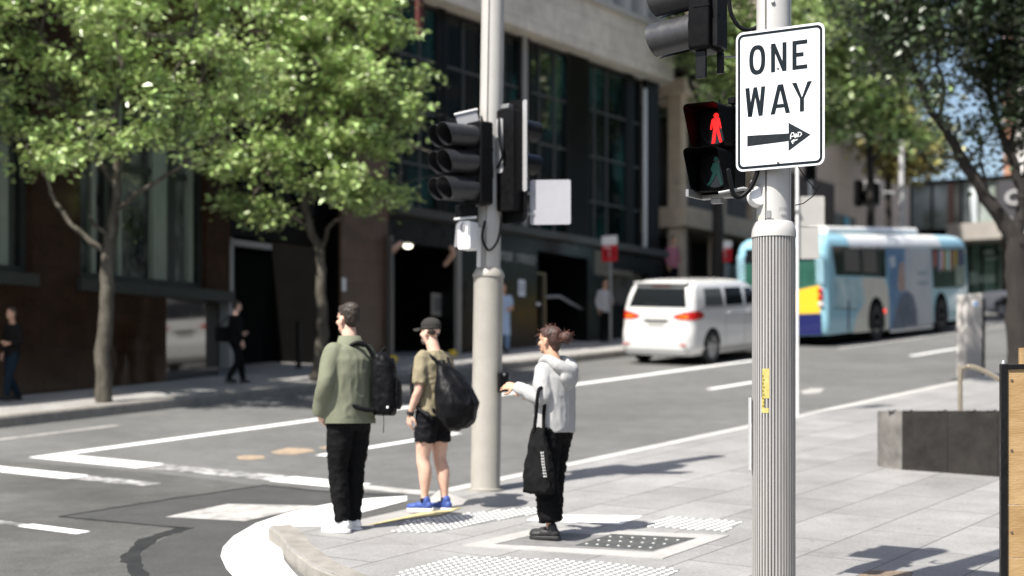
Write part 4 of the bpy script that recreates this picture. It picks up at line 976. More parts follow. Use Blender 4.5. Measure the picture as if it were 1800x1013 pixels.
mb = MB(); mb.tube([Vector((-.1, -.12, -.005)), Vector((-.24, -.27, -.005))], .006, 8); mb.build('tie_rod', M_steel, sig)

# ------------------------------------------------------------------ pedestrian lantern, faces down the street
lc = Vector(((1260 - 900) / FPX * 10.62, 10.62, 0)); lc.z = CAMZ + 10.62 * (730 - 341) / FPX
ped = thing('pedestrian_signal', 'black pedestrian signal with the red standing man lit', 'pedestrian signal', basis(lc, E_, U, Vector((0, 0, 1))))   # x right, y into the box
PW, PH = .235, .262
mb = MB(); mb.rbox(-PW / 2 - .005, PW / 2 + .005, 0, .16, 0, PH * 2 + .02, .02, axis='y'); mb.build('housing', M_black, ped, bevel=.004)
def man(walk=False):
    # outline of a standing / walking figure in a unit box (x -.5..5, z 0..1)
    return None
for k, (nm, col, es) in enumerate((('green', (.005, .11, .085), 0), ('red', (1.0, .012, .012), 1.0))):
    z0 = .005 + k * (PH + .008)
    top = rrect(-PW / 2, PW / 2, z0, z0 + PH - .006, .03, 5)
    def mpv(p, f):           # front edge slants back towards the bottom
        fz = (p[1] - z0) / PH
        return Vector((p[0] + (.0 if f == 0 else 0), -(.02 + f * (.10 + .125 * fz)), p[1]))
    def shrink(w): return rrect(-PW / 2 + w, PW / 2 - w, z0 + w, z0 + PH - .006 - w, .03 - w, 5)
    mb = MB()
    mb.rings([[Vector((p[0], .0, p[1])) for p in top], [mpv(p, 1) for p in top], [mpv(p, 1) for p in shrink(.004)], [Vector((p[0], .0, p[1])) for p in shrink(.004)]], cap=False)
    vis = mb.build('visor', mat('matt_black', (.0014, .0014, .0016), .6, spec=.08), ped, smooth=40)
    mb = MB(); mb.ring_prism(sup(0, z0 + PH / 2, .108, .108, 2), sup(0, z0 + PH / 2, .098, .098, 2), lambda p, d: Vector((p[0], d, p[1])), -.003, -.02); mb.build('lens_ring', M_black, vis)
    mb = MB(); mb.prism(sup(0, z0 + PH / 2, .099, .099, 2), lambda p, d: Vector((p[0], d, p[1])), -.001, -.006); mb.build('lens', mat('lens_dark', (.01, .01, .011), .12), vis)
    m = mat('lit_red', (.5, .01, .01), .4, emit=col, estr=es) if k else mat('faint_glow_green', col, .35, emit=(.0, .10, .075), estr=.06)  # the green figure is off; its faint glow is painted in
    cx, cz, hh = 0.0, z0 + .036, .19
    def F(pts): return [(cx + x * hh, cz + y * hh) for x, y in pts]
    mb = MB(); mp = lambda p, d: Vector((p[0], d, p[1]))
    if k:
        shapes = [[(-.155, .80), (-.10, .835), (.10, .835), (.155, .80), (.175, .70), (.215, .50), (.17, .49), (.125, .66), (.10, .46), (-.10, .46), (-.125, .66), (-.17, .47), (-.215, .48), (-.18, .70)],
                  [(-.10, .46), (.01, .46), (-.05, .03), (-.17, .0), (-.15, .05)], [(.01, .46), (.10, .46), (.20, .08), (.27, .04), (.23, .0), (.13, .03)]]
        mb.prism(F([(.085 * math.cos(a * .4), .92 + .085 * math.sin(a * .4)) for a in range(16)]), mp, -.0065, -.011)
    else:
        shapes = [[(-.10, .80), (.06, .82), (.12, .74), (.14, .46), (-.12, .46), (-.2, .6)], [(-.12, .46), (.02, .46), (-.12, .2), (-.30, .03), (-.38, .05), (-.24, .2)], [(.0, .46), (.14, .46), (.2, .24), (.28, .02), (.36, .0), (.2, -.02), (.1, .22)]]
        mb.prism(F([(-.01 + .075 * math.cos(a * .4), .92 + .08 * math.sin(a * .4)) for a in range(16)]), mp, -.0065, -.011)
    for sh in shapes: mb.prism(F(sh), mp, -.0065, -.011)
    mb.build('figure', m, vis, smooth=0)
mb = MB(); mb.box(-.12, .10, -.02, .05, -.028, -.004); mb.box(-.035, .035, -.015, .03, -.06, -.028); mb.build('mounting_bracket', M_steel, ped, bevel=.003)
mb = MB(); mb.box(-.115, -.095, -.20, -.02, -.03, .015); mb.build('hinge_lug', M_steel, ped)
mb = MB(); mb.rbox(.10, .15, -.06, .02, PH * 2 + .02, PH * 2 + .055, .01); mb.tube([(.02, .0, PH * 2), (.02, .0, PH * 2 + .06)], .006, 8); mb.build('cap_fitting', M_black, ped)

# ================================================================== far (left) pole at the kerb
LPX, LPY = -.247, 15.81
o = Vector((LPX, LPY, .1 * LPY))
lp = thing('signal_pole', 'beige thick based signal pole beside the man in the cap', 'signal pole', Matrix.Translation(o) @ Matrix.Rotation(R(.9), 4, 'Y'))
mb = MB(); mb.lathe([(.17, -.03), (.17, .012), (.142, .016), (.137, .03), (.137, 1.985)], 48); mb.build('base_shaft', M_beige, lp, smooth=40)
mb = MB(); mb.lathe([(.137, 1.97), (.146, 1.975), (.146, 1.995), (.125, 2.04), (.108, 2.06), (.09, 2.06)], 48); mb.build('collar', M_beige, lp, smooth=40)
ca = math.atan2(-LPY, -LPX)
mb = MB(); mb.prism(slots(.106, (ca - math.asin(.32), ca + math.asin(.9)), .016, .02), lambda p, d: Vector((p[0], p[1], d)), 2.05, 5.2); mb.build('upper_tube', mat('pale_powdercoat', (.42, .405, .38), .36, var=.06, scale=5), lp, smooth=30)
mb = MB()
LB = o
def lpt(px, py, D=15.75): return Matrix.Rotation(R(-.9), 3, 'Y') @ (VD(px, py, D) - LB)
mb.limb([lpt(a, b, 15.65) for a, b in ((852, 390), (848, 420), (860, 440), (876, 420), (882, 380))], [.012] * 5, 8); mb.limb([lpt(a, b, 15.65) for a, b in ((846, 205), (858, 250), (866, 300), (860, 330))], [.009] * 4, 8); mb.build('cable', M_black, lp, smooth=60)
mb = MB(); mb.tube([lpt(843, 400, 15.7), lpt(842, 470, 15.7)], .022, 12); mb.build('conduit', mat('conduit', (.58, .57, .55), .5), lp)
# two heads side by side facing left and towards the camera
fa = Vector((-.77, -.64, 0)); lat = Vector((-.64, .77, 0))
fang = math.atan2(fa.y, fa.x)
b0 = VD(832, 360, 15.6)
signal_head('traffic_signal', 'front one of two black traffic signals side by side on the beige pole', Matrix.Translation(b0) @ Matrix.Rotation(fang, 4, 'Z'), 3, .103, .243, .36, board=False, tilt=.02, visor_m=mat('visor_grey', (.022, .022, .024), .38, var=.2, scale=9))
b1 = VD(816, 362, 15.85)
signal_head('traffic_signal', 'rear one of two black traffic signals, half hidden by its twin', Matrix.Translation(b1) @ Matrix.Rotation(fang, 4, 'Z'), 3, .103, .243, .36, board=False, tilt=.02, visor_m=MATS['visor_grey'])
mb = MB(); c0 = lpt(822, 210, 15.7); Mr = Matrix.Translation(c0) @ Matrix.Rotation(R(-14), 4, 'Y')
mb.box(-.10, .10, -.015, .015, -.055, .06, M=Mr); mb.box(-.11, .11, -.03, .03, .06, .075, M=Mr, mi=1); mb.build('top_bracket', [mat('bracket_grey', (.30, .30, .31), .45, .3), M_wcoat], lp, bevel=.003)
mb = MB(); c0 = lpt(818, 373, 15.7); Mr = Matrix.Translation(c0) @ Matrix.Rotation(R(-6), 4, 'Y')
mb.box(-.09, .10, -.03, .03, -.05, .06, M=Mr); mb.box(-.11, .10, -.04, .035, -.066, -.05, M=Mr, mi=1); mb.build('lower_bracket', [M_black, M_wcoat], lp, bevel=.003)
cb = VD(823, 440, 15.65)
det = thing('detector_box', 'small white box with a dark lens under the signals on the beige pole', 'detector', Matrix.Translation(cb) @ Matrix.Rotation(R(-28), 4, 'Z'))
mb = MB(); mb.rbox(-.065, .065, -.08, .08, 0, .26, .02, axis='y'); mb.build('case', M_wcoat, det, bevel=.006)
mb = MB(); mb.ell((-.01, -.081, .20), (.03, .006, .05)); mb.build('lens', mat('lens_grey', (.25, .25, .26), .2), det)
mb = MB(); mb.box(-.14, -.066, -.02, .0, .02, .24, M=Matrix.Rotation(R(6), 4, 'Y')); mb.build('shield', mat('shield_grey', (.22, .22, .23), .5), det)
# rear signal seen from behind with pale sign back
rb = VD(905, 392, 15.75)
rs = thing('traffic_signal', 'black traffic signal seen from behind on the right of the beige pole', 'traffic signal', Matrix.Translation(rb) @ Matrix.Rotation(TH + R(-8), 4, 'Z'))
mb = MB(); mb.rbox(.0, .008, -.14, .17, 0, 1.13, .06, axis='x'); mb.build('backing_board', M_black, rs)
mb = MB(); mb.rbox(-.14, .0, -.10, .10, .1, 1.03, .02, axis='x'); mb.build('housing', M_black, rs, bevel=.005)
for i in range(3):
    mb = MB(); lantern_visor(mb, Vector((.01, 0, .25 + .31 * i)), Vector((1, 0, 0)), Vector((0, 0, 1)), .1, .3); mb.build('visor', M_blackm, rs, smooth=40)
mb = MB(); mb.rbox(-.012, -.004, -.155, -.105, .28, 1.12, .02, axis='x'); mb.rbox(-.15, -.142, .02, .1, .45, .95, .02, axis='x'); mb.build('edge_plate', mat('edge_grey', (.36, .36, .37), .5, .2), rs)
mb = MB(); mb.limb([(-.15, .06, .95), (-.19, .03, .8), (-.18, .0, .6), (-.16, .07, .5)], [.012] * 4, 8); mb.build('cable', M_black, rs, smooth=60)
mb = MB(); mb.box(-.09, -.02, .0, .24, 1.05, 1.09); mb.box(-.09, -.02, .0, .24, .14, .18); mb.build('mounting_arm', M_steel, rs, bevel=.003)
wb = VD(967.5, 395, 15.72)
ws = thing('sign_plate', 'blank pale sign plate beside the beige pole, seen from behind', 'sign plate', Matrix.Translation(wb) @ Matrix.Rotation(R(-6), 4, 'Z'))
mb = MB(); mb.rbox(-.188, .188, -.003, .003, 0, .412, .018, axis='y'); mb.build('plate', mat('plate_back', (.33, .33, .355), .5, var=.06, scale=4), ws)
for z in (.1, .29):
    mb = MB(); mb.box(-.235, -.15, -.014, -.004, z - .017, z + .017); mb.build('tab', M_steel, ws, bevel=.002)
kb = VD(883, 690, 15.72)
pb = thing('push_button', 'black pedestrian push button box on the side of the beige pole', 'push button', Matrix.Translation(kb) @ Matrix.Rotation(R(20), 4, 'Z'))
mb = MB(); mb.rbox(-.045, .045, -.05, .04, 0, .185, .015, axis='y'); mb.build('case', M_black, pb, bevel=.006)
mb = MB(); mb.lathe([(.03, 0), (.03, .012), (.022, .018)], 20, M=Matrix.Translation((.046, -.01, .08)) @ Matrix.Rotation(R(90), 4, 'Y')); mb.lathe([(.014, 0), (.012, .005)], 16, M=Matrix.Translation((.0, -.052, .165)) @ Matrix.Rotation(R(90), 4, 'X')); mb.build('button', M_steel, pb, smooth=40)

# ================================================================== thin kerbside post with sign backs right of the near pole
bs = P(21.21, 9.095); kp = thing('sign_post', 'thin white kerbside post with two pale sign backs, behind the ribbed pole', 'sign post', bs)
ht = 3.35
mb = MB(); mb.lathe([(.019, -.02), (.019, ht)], 16); mb.build('post', M_wcoat, kp)
zz = lambda py: CAMZ + bs.y * (730 - py) / FPX - bs.z
M_sb = mat('sign_back', (.33, .32, .30), .55, var=.06, scale=5)
Mr = Matrix.Rotation(R(-6), 4, 'Z')
mb = MB(); mb.rbox(-.02, .36, .03, .034, zz(397), zz(345), .02, axis='y', M=Mr); mb.build('sign_back', M_sb, kp)
mb = MB(); mb.rbox(-.02, .29, .03, .034, zz(455), zz(399), .015, axis='y', M=Mr); mb.build('sign_back', M_sb, kp)
mb = MB(); mb.box(-.03, .03, -.03, .03, zz(372) - .02, zz(372) + .02); mb.build('clamp', M_steel, kp)

# red and white parking signs on the far pavement
M_red = mat('sign_red', (.48, .012, .02), .5, var=.12, scale=9)
M_redd = mat('sign_red_dark', (.28, .006, .012), .5)
def parking_sign(px, t, base_py, top, mid, bot, label, w):
    s = TS(px, t); b = P(s, t, FARP)
    r = thing('parking_sign', label, 'parking sign', street_M(s, t, FARP), 'red and white parking signs on the far pavement')
    z = lambda py: TZ(px, py, t) - b.z
    mb = MB(); mb.lathe([(.033, -.02), (.033, z(top) - .03)], 14); mb.build('post', M_steel, r)
    mb = MB(); mb.rbox(-.046, -.040, -w / 2, w / 2, z(mid), z(top), .03, axis='x'); mb.build('upper_plate', M_wcoat, r)
    mb = MB(); mb.rbox(-.046, -.040, -w / 2, w / 2, z(bot), z(mid) - .004, .02, axis='x'); p2 = mb.build('lower_plate', M_red, r)
    mb = MB(); h = z(mid) - z(bot)
    for cy in (.2 * w, -.22 * w): mb.rbox(-.0495, -.0465, cy - .15 * w, cy + .15 * w, z(bot) + .25 * h, z(bot) + .72 * h, .02, axis='x')
    mb.build('symbol', M_redd, p2)
    mb = MB(); mb.box(-.0495, -.0465, -.1 * w, .35 * w, z(bot) + .82 * h, z(bot) + .88 * h); mb.box(-.0495, -.0465, -.03 * w, .0 * w, z(bot) + .25 * h, z(bot) + .7 * h); mb.build('print', M_wcoat, p2)
    return r
parking_sign(1073, 19.1, 597, 415, 431, 460, 'red and white parking sign on a grey post behind the white van', .40)
parking_sign(1276, 18.3, 560, 424, 437, 461, 'red and white parking sign seen between the van roof and the ribbed pole', .36)
# ================================================================== vehicles
def slope_basis(fwd, o, roll=True):
    g = Vector((0, .1, 0))
    f = Vector((fwd.x, fwd.y, fwd.dot(g))).normalized()
    l = Vector((-fwd.y, fwd.x, 0)); l.z = l.dot(g) if roll else 0
    l = (l - f * l.dot(f)).normalized()
    return basis(o, f, l, f.cross(l))
def lerp_table(tab, z):
    for i in range(len(tab) - 1):
        if z <= tab[i + 1][0]:
            a, b = tab[i], tab[i + 1]; k = (z - a[0]) / (b[0] - a[0]); k = max(0, k)
            return [p + (q - p) * k for p, q in zip(a[1:], b[1:])]
    return list(tab[-1][1:])
class Shell:                                  # table rows: z, x_rear, x_front, half width, corner radius
    def __init__(s, tab): s.t = tab
    def at(s, z): return lerp_table(s.t, z)
    def loop(s, z, off=0.0):
        xr, xf, w, r = s.at(z)
        return [Vector((x, y, z)) for x, y in rrect(xr - off, xf + off, -w - off, w + off, max(.01, r), 6)]
    def body(s, mb):
        zs = []
        for i in range(len(s.t) - 1):
            for k in range(3): zs.append(s.t[i][0] + (s.t[i + 1][0] - s.t[i][0]) * k / 3)
        zs.append(s.t[-1][0]); mb.rings([s.loop(z) for z in zs]); return mb
    def side(s, mb, pts, sgn, off, mi=0, th=.01):   # polygon (x,z) laid on the side
        mb.prism(pts, lambda p, d: Vector((p[0], sgn * (s.at(p[1])[2] + d), p[1])), off - th, off, mi); return mb
    def end(s, mb, pts, front, off, mi=0, th=.01, nx=1):  # polygon (y,z) laid on rear/front
        mb.prism(pts, lambda p, d: Vector(((s.at(p[1])[1] + d) if front else (s.at(p[1])[0] - d), p[0], p[1])), off - th, off, mi); return mb
def quadgrid(mb, c, f, nx=6, nz=6, mi=0):      # bilinear patch of the 4 corners c (a, z), laid on a surface by f
    vs = []
    for j in range(nz + 1):
        for i in range(nx + 1):
            u_, v_ = i / nx, j / nz
            vs.append(f(*[(c[0][k] * (1 - u_) + c[1][k] * u_) * (1 - v_) + (c[3][k] * (1 - u_) + c[2][k] * u_) * v_ for k in (0, 1)]))
    return mb.add(vs, [(j * (nx + 1) + i, j * (nx + 1) + i + 1, (j + 1) * (nx + 1) + i + 1, (j + 1) * (nx + 1) + i) for j in range(nz) for i in range(nx)], mi)
def subdiv_poly(pts, k=4):
    out = []
    for i, p in enumerate(pts):
        q = pts[(i + 1) % len(pts)]
        for j in range(k): out.append((p[0] + (q[0] - p[0]) * j / k, p[1] + (q[1] - p[1]) * j / k))
    return out
M_tyre = M_rubber
M_rim = mat('alloy_rim', (.42, .42, .43), .35, .8)
def wheel(parent, x, y, r, sgn, w=.2, rimr=.64, m=None):
    Mw = Matrix.Translation((x, y, r)) @ Matrix.Rotation(R(-90 * sgn), 4, 'X')
    mb = MB(); mb.lathe([(r * .7, -w), (r * .93, -w), (r, -w + .03), (r, -.03), (r * .94, 0), (r * rimr, .0), (r * rimr, -.03), (r * .55, -.05)], 32, M=Mw)
    wh = mb.build('wheel', M_tyre, parent, smooth=40)
    mb = MB(); mb.lathe([(r * rimr, -.02), (r * rimr, -.004), (r * rimr * .88, -.012), (r * rimr * .85, -.05), (.02, -.05)], 32, M=Mw)
    for k in range(5):
        a = 2 * math.pi * k / 5; d = Vector((math.cos(a), math.sin(a), 0)); nn = Vector((-d.y, d.x, 0))
        v = [d * (r * .1) + nn * .04, d * (r * rimr * .9) + nn * .03, d * (r * rimr * .9) - nn * .03, d * (r * .1) - nn * .04]
        mb.add([Mw @ (q + Vector((0, 0, z))) for z in (-.045, -.008) for q in v], [(0, 1, 2, 3), (4, 5, 6, 7), (0, 1, 5, 4), (1, 2, 6, 5), (2, 3, 7, 6), (3, 0, 4, 7)])
    mb.lathe([(r * .16, -.03), (r * .15, -.003)], 16, M=Mw)
    mb.build('rim', m or M_rim, wh, smooth=30)
M_vanw = mat('white_car_paint', (.62, .62, .61), .22, coat=.6, var=.015, scale=2)
M_carg = mat('car_glass', (.010, .012, .013), .08, spec=.45)
M_cargl = mat('car_glass_pale', (.10, .105, .10), .12, spec=.5)
M_tail = mat('tail_red', (.42, .008, .008), .2, spec=.6)
M_tailo = mat('tail_orange', (.75, .20, .02), .25)
M_trim = mat('black_trim', (.02, .02, .02), .5)
# ---- van
vo = P(30.05, 15.93, ROAD)
van = thing('van', 'white people mover van driving up the street, tail lights towards us', 'van', slope_basis(U, vo))
vs = Shell([(.20, .06, 4.6, .80, .22), (.34, .0, 4.74, .875, .24), (.62, -.01, 4.76, .885, .26), (.80, .05, 4.72, .885, .24), (1.0, .07, 4.5, .88, .22), (1.14, .09, 4.0, .865, .20),
            (1.40, .17, 3.45, .82, .17), (1.58, .25, 3.02, .765, .16), (1.67, .32, 2.8, .72, .2), (1.725, .45, 2.55, .63, .25), (1.755, .75, 2.2, .45, .25)])
vs = Shell([(z * .965, a, b, w * .925, r) for z, a, b, w, r in vs.t])
vs.body(MB()).build('body', M_vanw, van, smooth=35)
def rr_poly(x0, x1, z0, z1, r=.05): return rrect(x0, x1, z0, z1, r, 4)
mb = MB(); quadgrid(mb, [(-.64, 1.15), (.64, 1.15), (.55, 1.525), (-.55, 1.525)], lambda y, z: Vector((vs.at(z)[0] - .006, y, z)), 1, 10); mb.build('rear_window', M_carg, van, smooth=0)
mb = MB(); mb.tube([(.085, -.1, 1.18), (.10, .28, 1.21)], .008, 6); mb.build('wiper', M_trim, van)
mb = MB(); vs.end(mb, subdiv_poly([(-.22, 1.55), (.22, 1.55), (.2, 1.58), (-.2, 1.58)], 2), False, .01); mb.build('brake_light', M_tail, van, smooth=20)
mb = MB(); mb.rbox(.20, .42, -.58, .58, 1.60, 1.64, .02, axis='y'); mb.build('spoiler', M_vanw, van, bevel=.01)
for sg in (1, -1):
    mb = MB()
    lp_ = []
    def corner_pt(a, z, off):
        xr, xf, w, r = vs.at(z); cx, cy = xr + r, w - r
        if a < 0: return Vector((xr - off, sg * (cy + a), z))            # along the rear face
        if a <= 90: return Vector((cx - (r + off) * math.cos(R(a)), sg * (cy + (r + off) * math.sin(R(a))), z))
        return Vector((cx + (a - 90), sg * (w + off), z))
    sta = [-.22, -.1, 0, 25, 50, 75, 90, 90.14, 90.24]
    zlo = [.955, .92, .905, .905, .905, .91, .915, .935, .975]; zhi = [.985, 1.02, 1.05, 1.065, 1.075, 1.08, 1.08, 1.065, 1.0]
    lo = [corner_pt(a, z, .012) for a, z in zip(sta, zlo)]; hi = [corner_pt(a, z, .012) for a, z in zip(sta, zhi)]
    mb.add(lo + hi, [(i, i + 1, 10 + i, 9 + i) for i in range(8)]); tl = mb.build('tail_light', M_tail, van, smooth=60)
    mb = MB(); lo = [corner_pt(a, z, .016) for a, z in zip(sta[1:4], [.955, .945, .94])]; hi = [corner_pt(a, z, .016) for a, z in zip(sta[1:4], [.985, .99, .995])]
    mb.add(lo + hi, [(0, 1, 4, 3), (1, 2, 5, 4)]); mb.build('indicator', M_tailo, tl)
    # side glass
    for x0, x1, m, nm in ((.62, 1.48, M_cargl, 'quarter_window'), (1.56, 2.42, M_carg, 'door_window'), (2.50, 3.22, M_carg, 'door_window')):
        z1 = 1.515 if x1 < 3 else 1.49
        pts = [(x0, 1.155), (x1, 1.155), (min(x1, 2.94) - .03, z1), (x0 + .07, z1)]
        mb = MB(); quadgrid(mb, pts, lambda x, z: Vector((x, sg * (vs.at(z)[2] + .005), z)), 1, 8); mb.build(nm, m, van, smooth=0)
    mb = MB(); vs.side(mb, subdiv_poly([(.52, 1.11), (3.5, 1.11), (3.5, 1.14), (.52, 1.14)], 6), sg, .006); mb.build('chrome_strip', M_steel, van, smooth=20)
    for xw in (.92, 3.78):
        arch = [(xw + .40 * math.cos(R(a)), .33 + .40 * math.sin(R(a))) for a in range(-10, 191, 8)]
        arch = [(x, max(z, .21)) for x, z in arch]
        mb = MB(); vs.side(mb, arch, sg, .003, th=.02); mb.build('wheel_arch', M_dark, van, smooth=0)
        wheel(van, xw, sg * .828, .335, sg)
    mb = MB(); vs.side(mb, [(1.35, .24), (3.4, .24), (3.4, .33), (1.35, .33)], sg, .006); mb.build('sill_trim', mat('sill_grey', (.25, .25, .25), .5), van, smooth=0)
    for x in (1.62, 2.55):
        mb = MB(); mb.rbox(x, x + .2, sg * .815, sg * .838, .99, 1.025, .015, axis='y'); mb.build('door_handle', M_vanw, van)
    mb = MB();
    for x in (1.52, 2.46): vs.side(mb, subdiv_poly([(x, .35), (x + .012, .35), (x + .012, 1.14), (x, 1.14)], 6), sg, .002)
    mb.build('door_gap', M_trim, van, smooth=0)
    mb = MB(); mb.ell((3.35, sg * .93, 1.18), (.08, .1, .08)); mb.build('mirror', M_vanw, van, smooth=60)
mb = MB(); vs.end(mb, subdiv_poly([(-.28, .865), (.28, .865), (.25, .905), (-.25, .905)], 3), False, .018, th=.02); mb.build('plate_garnish', M_trim, van, smooth=0)
mb = MB(); vs.end(mb, [(-.18, .765), (.18, .765), (.18, .845), (-.18, .845)], False, .014, th=.02); mb.build('number_plate', mat('plate_dull', (.35, .35, .33), .5), van, smooth=0)
mb = MB(); vs.end(mb, subdiv_poly([(-.66, .235), (.66, .235), (.62, .36), (-.62, .36)], 4), False, .006); mb.build('bumper_insert', mat('bumper_white', (.66, .66, .65), .4), van, smooth=0)
for sg in (1, -1):
    mb = MB(); vs.end(mb, [(sg * .56, .40), (sg * .70, .40), (sg * .70, .43), (sg * .56, .43)], False, .012); mb.build('reflector', M_tail, van, smooth=0)
mb = MB(); mb.box(.3, 4.4, -.7, .7, .16, .24); mb.build('underside', M_dark, van)
# ---- white car crossing at the top of the hill
tf = Vector((-ST_, CT, 0)); so, to = 55.7, 13.0
car = thing('car', 'white car crossing the top of the street with a round blue emblem on its door', 'car', slope_basis(tf, P(so + .85, to, ROAD)))
cs_ = Shell([(.18, .08, 4.4, .8, .2), (.32, .0, 4.5, .87, .25), (.6, .0, 4.52, .88, .28), (.82, .05, 4.38, .87, .25), (.92, .12, 3.2, .83, .2), (1.15, .55, 2.75, .74, .18), (1.35, .95, 2.35, .64, .18), (1.43, 1.25, 2.1, .5, .2)])
cs_.body(MB()).build('body', M_vanw, car)
for sg in (1, -1):
    for a, b in ((.75, 1.6), (1.66, 2.85)):
        mb = MB(); quadgrid(mb, [(a, .95), (b, .95), (min(b, 2.4) - .03, 1.33), (max(a, 1.05), 1.33)], lambda x, z: Vector((x, sg * (cs_.at(z)[2] + .005), z)), 1, 8); mb.build('door_window', M_carg, car, smooth=0)
    for xw in (.85, 3.6):
        mb = MB(); cs_.side(mb, [(xw + .38 * math.cos(R(a)), max(.2, .31 + .38 * math.sin(R(a)))) for a in range(-10, 191, 8)], sg, .003, th=.02); mb.build('wheel_arch', M_dark, car, smooth=0)
        wheel(car, xw, sg * .885, .32, sg)
    mb = MB(); cs_.side(mb, [(2.25 + .17 * math.cos(a * .3), .66 + .17 * math.sin(a * .3)) for a in range(21)], sg, .004); mb.build('emblem', mat('emblem_blue', (.04, .16, .36), .5, col2=(.3, .45, .6), scale=6), car, smooth=0)
    mb = MB(); mb.ell((2.75, sg * .97, 1.0), (.07, .1, .07)); mb.build('mirror', M_vanw, car, smooth=60)
mb = MB(); quadgrid(mb, [(-.62, .94), (.62, .94), (.5, 1.36), (-.5, 1.36)], lambda y, z: Vector((cs_.at(z)[1] + .006, y, z)), 1, 8); mb.build('windscreen', M_carg, car, smooth=0)
mb = MB(); mb.box(.3, 4.2, -.7, .7, .14, .2); mb.build('underside', M_dark, car)

# ---- bus
BT, BS0, BHW = 15.30, 37.5, 1.15
bo = P(BS0, BT, ROAD); bo = Vector((P(BS0, BT + BHW).x, P(BS0, BT + BHW).y, bo.z))
bus = thing('bus', 'pale blue city bus with cream swoosh and dark windows heading up the street', 'bus', slope_basis(U, bo, roll=False))
th = math.atan(.0842)
def bl(s, z):
    ds, dz_ = s - BS0, z - bo.z
    return (ds * math.cos(th) + dz_ * math.sin(th), -ds * math.sin(th) + dz_ * math.cos(th))
def bside(px, py): return bl(TS(px, BT), TZ(px, py, BT))
BL, BH = 10.6, 2.66
bs_ = Shell([(.28, .05, BL - .05, 1.13, .12), (.36, .0, BL, 1.15, .16), (1.3, .0, BL, 1.15, .2), (2.35, .03, BL - .12, 1.15, .22), (2.5, .08, BL - .25, 1.11, .25), (2.6, .2, BL - .45, 1.02, .25), (2.66, .4, BL - .7, .85, .25)])
M_busb = mat('bus_pale_blue', (.27, .51, .61), .3, coat=.4, var=.06, scale=1.5)
M_buslb = mat('bus_light_blue', (.42, .66, .76), .3, coat=.4, var=.08, scale=2)
M_busw = mat('bus_white', (.74, .74, .72), .3, coat=.4, var=.06, scale=2)
M_busc = mat('bus_cream', (.60, .57, .50), .35, coat=.3, var=.06, scale=2)
M_bust = mat('bus_teal_cloud', (.12, .33, .42), .35, col2=(.55, .66, .66), scale=1.6)
M_navy = mat('bus_navy', (.012, .016, .10), .35, coat=.3)
M_busy = mat('bus_yellow', (.80, .50, .03), .35, coat=.3)
M_busg = mat('bus_green', (.03, .10, .075), .15, var=.3, scale=3)
bs_.body(MB()).build('body', M_busb, bus, smooth=35)
cnt = [0]
def bpan(name, pts, m, parent=bus, off=None, sub=1, local=False):
    cnt[0] += 1
    off = off or .003 + .0012 * (cnt[0] % 7)
    q = pts if local else [bside(*p) for p in pts]
    q = subdiv_poly(q, sub) if sub > 1 else q
    mb = MB(); mb.prism(q, lambda p, d: Vector((p[0], -(BHW + d), p[1])), -.01, off); return mb.build(name, m, parent, smooth=0)
# roof band white on the side, follows the roof rounding
mb = MB(); loops = []
for z in (2.30, 2.36, 2.5, 2.6, 2.655):
    w = bs_.at(z)[2]; loops.append([Vector((x, -(w + .006), z + (.006 if z > 2.55 else 0))) for x in (1.5, 3, 5, 7, 8.2)])
mb.rings(loops, cap=False, closed=False); mb.build('roof_band', M_busw, bus, smooth=50)
mb = MB(); mb.rbox(1.2, 7.6, -.75, .75, 2.6, 2.86, .12, axis='x', n=6); mb.build('roof_pod', M_busw, bus, bevel=.06, seg=3)
wrear = bpan('window', [(1462, 432), (1556, 434), (1558, 488), (1530, 486), (1469, 484)], M_carg)
for x in (1481, 1512, 1541): bpan('window_post', [(x, 434), (x + 2.5, 434), (x + 4.5, 485), (x + 2, 485)], M_trim, wrear, off=.012)
bpan('curtain', [(1483, 440), (1509, 440), (1511, 478), (1486, 477)], mat('seat_dark', (.07, .062, .055), .4), wrear, off=.0095)
bpan('curtain', [(1516, 440), (1539, 440), (1541, 480), (1518, 479)], MATS['seat_dark'], wrear, off=.0095)
bpan('swoosh', [(1516, 488), (1553, 489), (1560, 505), (1563, 530), (1562, 580), (1500, 586), (1506, 556), (1520, 530)], M_busc, off=.004)
bpan('cloud_patch', [(1464, 488), (1516, 489), (1518, 528), (1506, 542), (1466, 540)], M_bust, off=.0055)
bpan('poster', [(1556, 435), (1596, 436), (1598, 512), (1590, 576), (1564, 579), (1562, 500)], mat('poster_blue', (.03, .12, .27), .4, col2=(.12, .26, .42), scale=1.2), off=.006)
bpan('poster', [(1590, 437), (1636, 438), (1639, 571), (1592, 576)], mat('poster_grey', (.36, .40, .45), .4, col2=(.52, .54, .56), scale=1.0), off=.0075)
bpan('poster_shape', [(1568, 578), (1574, 545), (1582, 520), (1595, 511), (1605, 520), (1611, 545), (1612, 572)], mat('poster_navy', (.02, .04, .09), .4, col2=(.10, .13, .2), scale=2), off=.0095)
bpan('poster_shape', [(1577, 505), (1581, 462), (1588, 460), (1591, 508), (1584, 515)], mat('poster_brown', (.28, .19, .15), .5, col2=(.42, .3, .25), scale=4), off=.0105)
bpan('poster_shape', [(1562, 452), (1572, 450), (1574, 468), (1566, 472)], mat('poster_pale', (.42, .50, .56), .5), off=.011)
for y in (478, 496): bpan('poster_text', [(1612, y), (1630, y - 1), (1630, y + 4), (1612, y + 5)], mat('poster_text', (.20, .27, .34), .5), off=.011)
wf = bpan('window', [(1637, 437), (1694, 438), (1697, 505), (1641, 507)], M_carg, off=.008)
